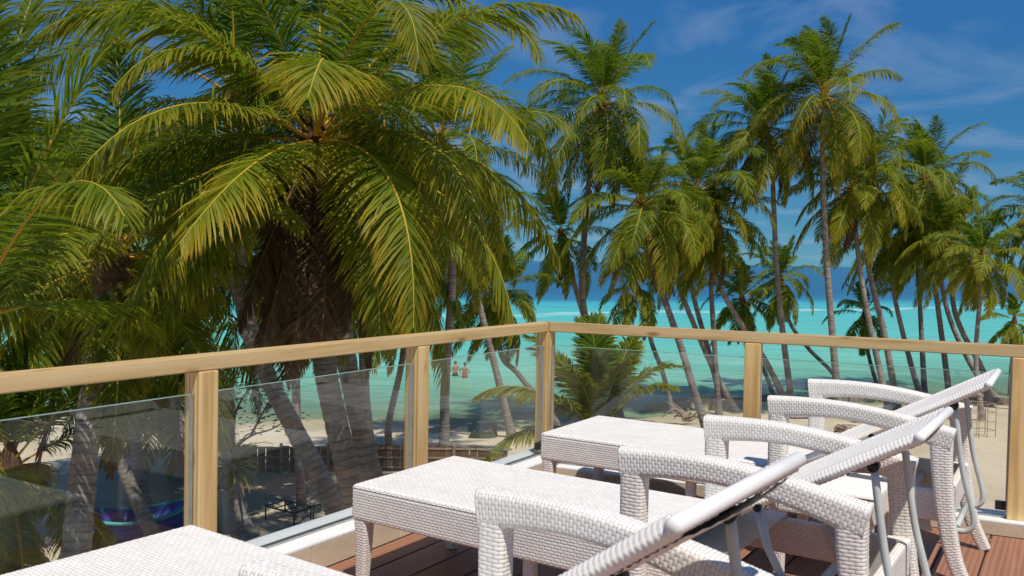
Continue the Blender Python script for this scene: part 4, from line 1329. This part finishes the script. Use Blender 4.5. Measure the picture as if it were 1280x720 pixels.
palm('bushy crowned coconut palm whose trunk leans far left over the handrail', [(872, 243), (880, 290), (891, 340), (926, 405), (956, 450), (981, 500)], 45.0, 49.0, seed=28, lod=1, L_=4.4, nf=35, yellow=0.6)
palm('left palm of three crossing trunks above the concrete blocks', [(836, 296), (845, 340), (853, 370), (888, 453), (920, 517)], 47.0, 48.0, seed=29, lod=0, L_=3.9, nf=20)
palm('middle palm of three crossing trunks above the concrete blocks', [(856, 285), (866, 365), (886, 440), (903, 505)], 51.0, 51.0, seed=30, lod=0, L_=3.8, nf=20)
palm('upright palm of three crossing trunks above the concrete blocks', [(893, 285), (889, 350), (893, 430), (899, 515)], 46.0, 46.5, seed=31, lod=0, L_=3.8, nf=26, r0=0.16)
palm('tall coconut palm standing just left of the tallest palm', [(957, 162), (965, 215), (970, 320), (977, 403), (989, 500)], 46.0, 47.5, seed=32, lod=1, L_=4.6, nf=35, yellow=0.8, skirt=5)
palm('tallest coconut palm with a single clear crown against the blue sky', [(1030, 122), (1028, 200), (1033, 320), (1040, 413), (1048, 507)], 44.0, 45.0, seed=33, lod=1, L_=4.9, nf=32, yellow=0.75, upright=0.12, skirt=3, r0=0.22)
palm('pale trunked coconut palm of a leaning pair right of the tallest palm', [(1066, 240), (1073, 320), (1086, 400), (1110, 508)], 46.0, 46.0, seed=34, lod=0, L_=4.2, nf=27, yellow=0.7)
palm('dark trunked coconut palm of a leaning pair right of the tallest palm', [(1086, 212), (1084, 320), (1106, 420), (1121, 508)], 47.0, 47.0, seed=35, lod=0, L_=4.4, nf=27, yellow=0.7, r0=0.21)
palm('coconut palm with a leaning trunk just left of a straight pair', [(1108, 300), (1119, 375), (1140, 460), (1153, 502)], 54.0, 54.0, seed=36, lod=0, L_=4.0, nf=26, yellow=0.6)
palm('coconut palm with a straight upright trunk among the leaning ones', [(1142, 285), (1148, 350), (1153, 440), (1156, 503)], 54.5, 54.5, seed=37, lod=0, L_=4.0, nf=26, yellow=0.6)
palm('high crowned coconut palm right of the straight upright trunk', [(1157, 225), (1165, 320), (1172, 380), (1187, 496)], 52.0, 52.0, seed=38, lod=1, L_=4.6, nf=35, yellow=0.65, upright=0.1)
palm('coconut palm with a bowed trunk, left one of two bowed trunks over the sand', [(1172, 270), (1176, 345), (1188, 400), (1216, 460), (1244, 503)], 55.0, 55.0, seed=39, lod=0, L_=4.3, nf=27, yellow=0.6)
palm('coconut palm with a bowed trunk, right one of two bowed trunks over the sand', [(1189, 300), (1191, 375), (1203, 415), (1229, 465), (1236, 515)], 50.0, 50.0, seed=40, lod=0, L_=4.1, nf=26, yellow=0.6)
palm('round crowned palm with a thin straight trunk behind the metal rack', [(1226, 325), (1225, 370), (1220, 450), (1228, 535)], 42.0, 42.0, seed=41, lod=0, L_=2.8, nf=23, yellow=0.75, r0=0.13, r1=0.09, skirt=1)
palm('small yellowish young palm above the right end of the handrail', [(1268, 402), (1267, 430), (1263, 465), (1262, 500)], 56.0, 56.0, seed=42, lod=0, L_=2.3, nf=14, yellow=0.8, r0=0.1, r1=0.08, skirt=1, nuts=0)
palm('palm leaning in from beyond the right end of the handrail', [(1302, 268), (1296, 340), (1290, 420), (1300, 505)], 47.0, 47.0, seed=43, lod=0, L_=3.8, nf=23, yellow=0.4)
palm('short palm with a low crown seen between the pair of trunks and the tallest palm', [(1081, 395), (1085, 440), (1100, 497)], 58.0, 58.0, seed=44, lod=0, L_=2.9, nf=15, yellow=0.55, r0=0.14, skirt=1)
palm('short palm with a low crown left of the tall straight trunks', [(928, 376), (936, 420), (958, 470), (970, 507)], 52.0, 52.0, seed=45, lod=0, L_=3.0, nf=21, yellow=0.7, r0=0.14, skirt=1)
palm('low palm with a slanting trunk crossing behind the tallest trunk', [(976, 350), (986, 400), (1010, 435), (1042, 468), (1054, 500)], 56.0, 56.0, seed=46, lod=0, L_=3.2, nf=23, yellow=0.7, r0=0.13)
YOUNG = [(150, 66, 1.98, 0.72, 0.40, 0), (110, 80, 1.81, 0.41, 0.20, 0), (70, 78, 1.89, 0.51, 0.20, 0), (35, 68, 1.98, 0.72, 0.30, 0), (5, 60, 1.81, 1.03, 0.45, 0), (180, 44, 2.15, 0.93, 0.50, 0), (200, 18, 1.89, 0.83, 0.50, 0), (345, 14, 1.55, 0.62, 0.40, 0),
         (270, 78, 1.46, 0.83, 0.20, 0), (300, 68, 1.55, 0.83, 0.35, 0), (240, 66, 1.55, 0.83, 0.35, 0), (90, 88, 1.81, 0.31, 0.10, 0), (130, 56, 1.98, 0.62, 0.40, 0), (50, 59, 1.98, 0.72, 0.40, 0), (330, 54, 1.64, 0.93, 0.40, 0), (215, 49, 1.72, 0.93, 0.40, 0)]
palm('young palm with a low bushy crown of upright fronds just beyond the corner post', [(746, 556), (750, 640), (758, 900)], 13.5, 13.5, seed=47, lod=2, custom=YOUNG, fill=False, L_=2.3, skirt=0, nuts=0, r0=0.13, r1=0.1, wind=0.3)


# ------------------------------------------------------------------ things on the beach
def ground_at(px, py):
    z = 0.9
    for _ in range(6):
        p = on_z(px, py, z); z = gz(p.x, p.y)
    return Vector((p.x, p.y, z))


def frame_between(p, q):
    d = (q - p); return math.atan2(d.y, d.x), d.length


# brown board fence
fa, fb = ground_at(292, 590), ground_at(452, 590)
fc = ground_at(640, 592)
fence = empty('board_fence', fa)
tag(fence, 'low brown board fence between the palm trunks on the sand', 'fence')
bm_ = MB().box((0, 0, 0.46), (0.235, 0.022, 0.84)).mesh('board', M['brown_wood'])
for (p, q) in ((fa, fb), (fb, fc)):
    ang, ln = frame_between(p, q)
    d = (q - p).normalized()
    for k in range(int(ln / 0.25)):
        o = link('board', bm_, fence)
        w = p + d * (0.13 + 0.25 * k) - fa
        o.location = (w.x, w.y, gz(w.x + fa.x, w.y + fa.y) - fa.z + rnd.uniform(-0.03, 0.03)); o.rotation_euler = (0, rnd.uniform(-0.02, 0.02), ang)
    nrm = Vector((d.y, -d.x, 0))
    for k in range(int(ln / 1.5) + 1):
        w = p + d * min(ln, 1.5 * k) + nrm * 0.05 - fa
        o = MB().box((0, 0, 0.48), (0.09, 0.07, 1.02)).build('post', M['grey_wood'], fence); o.location = (w.x, w.y, gz(w.x + fa.x, w.y + fa.y) - fa.z); o.rotation_euler = (0, 0, ang)
    for zz in (0.18, 0.50, 0.80):
        w = (p + q) / 2 + nrm * 0.028 - fa
        o = MB().box((0, 0, 0), (ln, 0.03, 0.055)).build('cross_rail', M['grey_wood'], fence); o.location = (w.x, w.y, zz + (gz(p.x, p.y) + gz(q.x, q.y)) / 2 - fa.z); o.rotation_euler = (0, 0, ang)

# bare steel bed frame
bf = ground_at(372, 652)
bed = empty('bed_frame', bf, R(-32))
tag(bed, 'bare dark steel sunbed frame lying on the sand by the trunks', 'bed frame')
for sy in (-0.34, 0.34):
    MB().tube([(-0.85, sy, 0.34), (0.25, sy, 0.34), (0.85, sy, 0.62)], 0.022, 8).build('side_tube', M['rust'], bed)
    for x in (-0.82, 0.22, 0.80):
        MB().tube([(x, sy, 0.0), (x, sy, 0.33 if x < 0.5 else 0.59)], 0.02, 8).build('leg', M['rust'], bed)
for x, z in ((-0.85, 0.34), (-0.5, 0.34), (-0.15, 0.34), (0.2, 0.34), (0.5, 0.45), (0.85, 0.62)):
    MB().tube([(x, -0.34, z), (x, 0.34, z)], 0.018, 8).build('cross_tube', M['rust'], bed)


def strap_plant(name, label, base, n, length, height, seed, trunk=True):
    rs = NR(seed)
    root = empty(name, base)
    tag(root, label, 'plant')
    if trunk:
        V, F, C_ = trunk_geo(np.array([[0, 0, -0.05], [-0.05, 0, height * 0.4], [-0.25, 0, height * 0.75], [-0.35, 0, height]]), 0.12, 0.09, rs, nside=9)
        link('trunk', mesh_np('trunk', V, F, mat=M['bark'], smooth=True, colattr=C_), root)
    for k in range(n):
        az = k * 2.4 + rs.uniform(-0.3, 0.3); el = R(75 - 95 * k / n + rs.uniform(-10, 10))
        L_ = length * rs.uniform(0.7, 1.1); w = 0.045
        d = np.array([math.cos(el) * math.cos(az), math.cos(el) * math.sin(az), math.sin(el)]); p = np.array([-0.35 if trunk else 0, 0, height])
        sd = np.array([-math.sin(az), math.cos(az), 0])
        V, C = [], []
        m_ = 7
        for i in range(m_):
            t = i / (m_ - 1); ww = w * (1 - t) ** 0.6 * (0.7 + 0.6 * min(1, t * 4)) + 0.001
            V += [p - sd * ww, p + np.array([0, 0, -0.012]), p + sd * ww]
            C += [(t, t, 0.5 + 0.3 * rs.uniform(-1, 1), 0)] * 3
            p = p + d * L_ / (m_ - 1); d = d + np.array([0, 0, -0.22 - 0.25 * t]); d = d / np.linalg.norm(d)
        F = [(3 * i + j, 3 * i + j + 1, 3 * i + j + 4, 3 * i + j + 3) for i in range(m_ - 1) for j in (0, 1)]
        o = link('leaf', mesh_np('leaf', V, F, mat=M['leaf'], colattr=C, smooth=True), root)
        o.color = (0.55 if k < n * 0.8 else 0.95, 0.3, 0, 1)
    return root


p = ground_at(306, 665)
strap_plant('pandanus', 'screw pine with long strap leaves beside the glass, left of the bed frame', p, 60, 1.25, 1.6, 51)


def leafy(name, label, cat, base, branches, leaves, leafsize, seed, spread_):
    """a broad-leaved bush: branches, and leaf blades spread through the crown"""
    rs = NR(seed)
    root = empty(name, base)
    tag(root, label, cat)
    ends = []
    mb = MB()
    for b_ in branches:
        mb.tube(smooth_path(b_, 4), [0.05 - 0.04 * i / (4 * (len(b_) - 1)) for i in range(4 * (len(b_) - 1) + 1)], 6)
        for a, c in zip(b_[:-1], b_[1:]):
            for t in (0.4, 0.7, 1.0): ends.append(Vector(a).lerp(Vector(c), t))
    mb.build('trunk', M['twig'], root, smooth=True)
    ends = ends[len(ends) // 4:]
    V, F, C = [], [], []
    for k in range(leaves):
        e = ends[rs.randint(len(ends))] + Vector(rs.normal(0, spread_, 3))
        d = Vector(rs.normal(0, 1, 3)); d.z = abs(d.z) * 0.3 - 0.1; d.normalize()
        sd = d.cross(Vector((0, 0, 1))).normalized(); up = sd.cross(d)
        sd = sd * math.cos(0.5) + up * math.sin(0.5 * rs.uniform(-1, 1))
        l = leafsize * rs.uniform(0.7, 1.2); w = l * 0.30
        b0 = len(V)
        V += [tuple(e), tuple(e + d * l * 0.45 + sd * w), tuple(e + d * l * 0.5 - up * 0.1 * l), tuple(e + d * l * 0.45 - sd * w), tuple(e + d * l)]
        F += [(b0, b0 + 1, b0 + 2), (b0 + 1, b0 + 4, b0 + 2), (b0, b0 + 2, b0 + 3), (b0 + 2, b0 + 4, b0 + 3)]
        C += [(0, 0, float(np.clip(rs.normal(0.55, 0.25), 0, 1)), 1)] * 5
    o = link('foliage', mesh_np('foliage', V, None, F, mat=M['broad'], colattr=C), root)
    o['kind'] = 'stuff'
    return root


p = ground_at(300, 612)
leafy('sea_almond', 'thin branched broad leaved bush with open foliage above the board fence', 'bush', p,
      [[(-0.4, 0, 0), (-0.2, 0, 1.1), (0.3, 0, 1.6), (0.9, 0.1, 1.8), (1.5, 0.2, 2.2)], [(-0.2, 0, 1.1), (-0.2, 0.1, 2.2), (0.2, 0.2, 3.0), (0.7, 0.3, 3.6)],
       [(-0.2, 0.1, 2.2), (-0.6, 0.1, 3.0), (-0.5, 0, 3.7)], [(0.3, 0, 1.6), (0.8, -0.2, 2.5), (1.2, -0.2, 3.1)], [(0.2, 0.2, 3.0), (0.9, 0.1, 3.1), (1.4, 0, 3.4)]], 420, 0.20, 61, 0.22)
p = ground_at(1137, 532)
leafy('green_shrub', 'small bright green leafy shrub beyond the arm of the corner lounger', 'bush', p,
      [[(0, 0, 0), (0.1, 0, 0.35), (0.3, 0, 0.7)], [(0, 0, 0), (-0.1, 0.1, 0.4), (-0.35, 0.1, 0.65)], [(0, 0, 0), (0.0, -0.1, 0.45), (0.05, -0.2, 0.8)]], 220, 0.20, 62, 0.14)

# blue fishing boat
bp_ = ground_at(176, 676)
boat = empty('fishing_boat', bp_, R(24))
tag(boat, 'small blue wooden boat with turquoise gunwale beached under the palms', 'boat')
LB = 3.0
secs = []
for k in range(13):
    t = k / 12.0
    x = -LB / 2 + LB * t
    half = 0.66 * (1 - abs(2 * t - 0.9) ** 2.6 / 1.2) if t < 0.95 else 0.06
    half = max(0.05, half)
    sheer = 0.62 + 0.32 * (2 * t - 0.9) ** 2
    secs.append((x, half, sheer))
V, F = [], []
for x, hf, sh in secs:
    V += [(x, -hf, sh), (x, -hf * 0.86, sh * 0.5), (x, -hf * 0.4, 0.10), (x, 0, 0.03), (x, hf * 0.4, 0.10), (x, hf * 0.86, sh * 0.5), (x, hf, sh)]
for k in range(12):
    for j in range(6): F.append((7 * k + j, 7 * k + j + 1, 7 * k + j + 8, 7 * k + j + 7))
F += [tuple(range(7)), tuple(range(84 + 6, 84 - 1, -1))]
hull = link('hull', mesh_np('hull', V, [f for f in F if len(f) == 4], None, mat=M['blue'], smooth=True), boat)
so = hull.modifiers.new('thickness', 'SOLIDIFY'); so.thickness = 0.035
for sg in (-1, 1):
    MB().tube([(x, sg * hf, sh) for x, hf, sh in secs], 0.045, 8).build('gunwale', M['teal'], boat, smooth=True)
for x in (-1.0, 0.2, 1.3):
    MB().box((x, 0, 0.46), (0.24, 1.1, 0.035)).build('thwart', M['teal'], boat, bevel=0.005)

# heap of dark cloth, two towels


def heap(name, label, cat, base, size, mat, seed, rz=0.0):
    rs = NR(seed)
    n, m_ = 26, 20
    u = np.linspace(-1, 1, n); v = np.linspace(-1, 1, m_)
    Ug, Vg = np.meshgrid(u, v, indexing='ij')
    rr = np.sqrt(Ug ** 2 + Vg ** 2)
    H = np.clip(1 - rr ** 2.2, 0, 1)
    for k in range(7):
        a = rs.uniform(0, 6.28); fq = rs.uniform(4, 13)
        H = H * (1 + 0.27 * np.sin(fq * (Ug * math.cos(a) + Vg * math.sin(a)) + rs.uniform(0, 6)))
    X = Ug * size[0] / 2; Y = Vg * size[1] / 2; Z = H * size[2] - 0.01
    V = np.stack([X, Y, Z], -1).reshape(-1, 3)
    i = (np.arange(n - 1)[:, None] * m_ + np.arange(m_ - 1)[None]).ravel()
    F = np.stack([i, i + m_, i + m_ + 1, i + 1], 1)
    o = link(name, mesh_np(name, V, F, mat=mat, smooth=True))
    o.location = base; o.rotation_euler = (0, 0, rz)
    return tag(o, label, cat)


heap('cloth_heap', 'heap of dark cloth and bags on the sand under a leaning palm', 'bag', ground_at(603, 547), (1.25, 0.8, 0.20), M['dark_cloth'], 71)
heap('backpack', 'brownish sack standing at the end of the dark cloth heap', 'bag', ground_at(617, 545), (0.45, 0.4, 0.36), M['twig'], 72)
heap('beach_towel', 'crumpled magenta towel near the foot of the second rail post', 'towel', ground_at(546, 563), (0.9, 0.55, 0.10), M['towel'], 73, 0.3)
heap('beach_towel', 'crumpled orange towel beside the magenta one', 'towel', ground_at(536, 567), (0.5, 0.4, 0.09), M['yellow_cloth'], 74)

# driftwood root ball
rb = ground_at(856, 530)
drift = empty('driftwood', rb)
tag(drift, 'grey tangle of driftwood roots on the beach by a leaning trunk', 'driftwood')
rs = NR(81)
for k in range(16):
    a = rs.uniform(0, 6.28); l = rs.uniform(0.5, 1.1)
    mid = (0.45 * l * math.cos(a), 0.3 * l * math.sin(a), rs.uniform(0.25, 0.75))
    end = (l * math.cos(a + 0.4), 0.6 * l * math.sin(a), max(0.0, rs.uniform(-0.15, 1.1)))
    MB().tube(smooth_path([(0, 0, 0.25), mid, end], 5), [0.10 - 0.085 * i / 10 for i in range(11)], 7).build('root', M['grey_wood'], drift, smooth=True)

# tumbled slabs of the old groyne
for k, (px, py, w, h_, rz, rx, lab) in enumerate([
        (824, 513, 1.5, 0.45, 0.1, 0.1, 'low dark slab at the left end of the broken sea wall'),
        (848, 512, 1.4, 0.65, 0.5, 0.35, 'tilted slab with raised corner in the broken sea wall, beside the driftwood roots'),
        (876, 512, 1.0, 0.8, -0.6, -0.3, 'steep upended block of the broken sea wall near the crossing trunks'),
        (897, 511, 1.6, 0.7, 0.2, 0.25, 'wide leaning block of the broken sea wall at the crossing trunks'),
        (918, 508, 1.7, 0.55, -0.15, -0.1, 'long flat slab of the broken sea wall next to the middle right rail post')]):
    p = ground_at(px, py)
    mb = MB().box((0, 0, h_ / 2 - 0.06), (w, 0.55, h_), rx=rx)
    o = mb.build('sea_wall_slab', M['slab'], bevel=0.05)
    o.location = p; o.rotation_euler = (0, 0.08 * (k % 3 - 1), rz)
    tag(o, lab, 'slab', 'slabs of the broken sea wall')

# low plank wall along the water's edge
wa_, wb_ = ground_at(946, 503), ground_at(1262, 505)
pw = empty('plank_wall', wa_)
tag(pw, 'low weathered plank wall along the water edge behind the trunks', 'wall')
ang, ln = frame_between(wa_, wb_); d = (wb_ - wa_).normalized()
nseg_ = int(ln / 1.7)
for k in range(nseg_):
    for r_ in (0, 1):
        w = d * ((k + 0.5) * ln / nseg_)
        o = MB().box((0, 0, 0), (ln / nseg_ - 0.03, 0.07, 0.21)).build('plank', M['grey_wood'], pw, bevel=0.012)
        gzz = gz(wa_.x + w.x, wa_.y + w.y) - wa_.z
        o.location = (w.x, w.y + 0.01 * r_, gzz + 0.08 + 0.22 * r_ + rnd.uniform(-0.03, 0.03)); o.rotation_euler = (0, rnd.uniform(-0.03, 0.03), ang)
    w = d * (k * ln / nseg_)
    o = MB().tube([(0, 0, -0.2), (0, 0, 0.52)], 0.07, 9).build('stake', M['grey_wood'], pw); o.location = (w.x, w.y - 0.09, gz(wa_.x + w.x, wa_.y + w.y) - wa_.z)

# rack of thin tubes
rk = ground_at(1222, 546)
rack = empty('tube_rack', rk, R(12))
tag(rack, 'open rack of thin rusty tubes standing on the sand by a thin trunk', 'rack')
for y in (-0.3, 0.3):
    for x in (-0.6, -0.2, 0.2, 0.6):
        MB().tube([(x, y, 0), (x, y, 1.45)], 0.016, 6).build('upright', M['pale_pole'], rack)
    for z in (0.3, 0.68, 1.06, 1.42):
        MB().tube([(-0.62, y, z), (0.62, y, z)], 0.014, 6).build('bar', M['pale_pole'], rack)
for x in (-0.6, 0.6):
    for z in (0.3, 1.06, 1.42):
        MB().tube([(x, -0.3, z), (x, 0.3, z)], 0.014, 6).build('bar', M['pale_pole'], rack)

# ring of brushwood
nb_ = ground_at(1076, 553)
nest = empty('brushwood_ring', nb_)
tag(nest, 'ring of woven dry brushwood on the sand behind the loungers', 'brushwood')
rs = NR(91)
for k in range(90):
    a = rs.uniform(0, 6.28); r_ = rs.uniform(0.85, 1.05); z = rs.uniform(0.03, 0.55); sp_ = rs.uniform(0.5, 1.1)
    P = [(r_ * math.cos(a + t * sp_), 0.9 * r_ * math.sin(a + t * sp_), z + rs.uniform(-0.06, 0.06)) for t in (0, 0.25, 0.5, 0.75, 1.0)]
    MB().tube(P, [0.018, 0.018, 0.016, 0.013, 0.008], 5).build('twig', M['twig'], nest)


# beach sunbeds behind the loungers
def sunbed(label, px, py, rz, mat):
    b_ = empty('beach_sunbed', ground_at(px, py), rz)
    tag(b_, label, 'sunbed')
    for y in (-0.3, 0.3):
        MB().box((0, y, 0.33), (1.9, 0.05, 0.06)).build('side_rail', M['brown_wood'], b_, bevel=0.005)
        for x in (-0.8, 0.8): MB().box((x, y, 0.15), (0.06, 0.06, 0.30)).build('leg', M['brown_wood'], b_)
    MB().box((-0.35, 0, 0.41), (1.25, 0.62, 0.09)).build('cushion', mat, b_, bevel=0.03)
    MB().box((0.60, 0, 0.60), (0.80, 0.62, 0.09), ry=-0.55).build('back_cushion', mat, b_, bevel=0.03)


M['blue_cushion'] = simple('blue_white_cushion', (0.30, 0.40, 0.62), 0.8, 0.15, 3)
M['dark_cushion'] = simple('dark_cushion', (0.06, 0.07, 0.085), 0.8, 0.15, 3)
sunbed('beach sunbed with pale blue cushion at the plank wall', 1166, 513, 0.2, M['blue_cushion'])
sunbed('dark cushioned beach sunbed near the leaning pair of trunks', 1092, 527, 0.1, M['dark_cushion'])
sunbed('dark cushioned beach sunbed left of the tallest trunk', 1010, 523, 0.15, M['dark_cushion'])


# ------------------------------------------------------------------ two bathers
def person(label, px, py, rz, shorts, pose):
    base = on_z(px, py, 0.0)
    sink = -0.80                                       # feet below the surface
    root = empty('person', (base.x, base.y, sink), rz)
    tag(root, label, 'person', 'bathers in the lagoon')
    el, ha = pose
    J = [((0, 0, 0.93), 0.15), ((0, 0, 1.10), 0.135), ((0, 0, 1.30), 0.165), ((0, 0, 1.44), 0.12), ((0, 0, 1.53), 0.06), ((0, 0.01, 1.60), 0.085), ((0, 0.01, 1.70), 0.098), ((0, 0, 1.78), 0.06)]
    E_ = [(0, 1), (1, 2), (2, 3), (3, 4), (4, 5), (5, 6), (6, 7)]

    def add(p, r_, par):
        J.append((p, r_)); E_.append((par, len(J) - 1)); return len(J) - 1
    for sg in (-1, 1):
        a = add((sg * 0.19, 0, 1.42), 0.062, 3)
        e1, h1 = el[0 if sg < 0 else 1], ha[0 if sg < 0 else 1]
        a = add((sg * 0.21 + e1[0] * 0.5, e1[1] * 0.5, 1.42 + e1[2] * 0.5), 0.05, a)
        a = add((sg * 0.22 + e1[0], e1[1], 1.42 + e1[2]), 0.042, a)
        a = add((sg * 0.22 + e1[0] + h1[0], e1[1] + h1[1], 1.42 + e1[2] + h1[2]), 0.030, a)
        a = add((sg * 0.22 + e1[0] + h1[0] * 1.35, e1[1] + h1[1] * 1.35, 1.42 + e1[2] + h1[2] * 1.35), 0.034, a)
        l = add((sg * 0.10, 0, 0.84), 0.095, 0)
        l = add((sg * 0.11, 0.01, 0.50), 0.065, l)
        l = add((sg * 0.11, -0.01, 0.10), 0.042, l)
        add((sg * 0.12, -0.14, 0.05), 0.035, l)
    me = bpy.data.meshes.new('body')
    me.from_pydata([j[0] for j in J], E_, [])
    me.materials.append(M['skin'])
    body = link('body', me, root)
    sk = body.modifiers.new('skin', 'SKIN'); sk.use_smooth_shade = True
    for i, (p_, r_) in enumerate(J):
        me.skin_vertices[0].data[i].radius = (r_ * (1.25 if i in (0, 1, 2) else 1.0), r_ * (0.8 if i in (0, 1, 2) else 1.0))
    me.skin_vertices[0].data[0].use_root = True
    body.modifiers.new('smooth', 'SUBSURF').render_levels = 2
    bm = bmesh.new(); bmesh.ops.create_uvsphere(bm, u_segments=14, v_segments=9, radius=0.112)
    bmesh.ops.delete(bm, geom=[v for v in bm.verts if v.co.z < -0.02 and v.co.y < 0.03], context='VERTS')
    me = bpy.data.meshes.new('hair'); bm.to_mesh(me); bm.free(); me.materials.append(M['hair'])
    h_ = link('hair', me, root); h_.location = (0, 0.015, 1.725)
    mb = MB()
    mb.tube([(0, 0, 1.03), (0, 0, 0.92), (0, 0, 0.80)], [0.178, 0.195, 0.20], 14)
    for sg in (-1, 1): mb.tube([(sg * 0.10, 0, 0.86), (sg * 0.11, 0, 0.55)], [0.118, 0.115], 12)
    s_ = mb.build('shorts', shorts, root, smooth=True); s_.scale = (1, 0.85, 1)
    return root


person('bather in dark shorts standing in the shallow turquoise water', 569, 470, 0.3, M['shorts_dark'], ([(-0.10, 0.02, -0.27), (0.12, 0.0, -0.26)], [(0.14, -0.14, -0.10), (0.02, -0.10, -0.22)]))
person('bather in red shorts with elbows out standing in the shallow water', 581, 472, -0.4, M['shorts_red'], ([(-0.20, 0.0, -0.18), (0.20, 0.0, -0.18)], [(0.20, -0.05, -0.14), (-0.20, -0.05, -0.14)]))
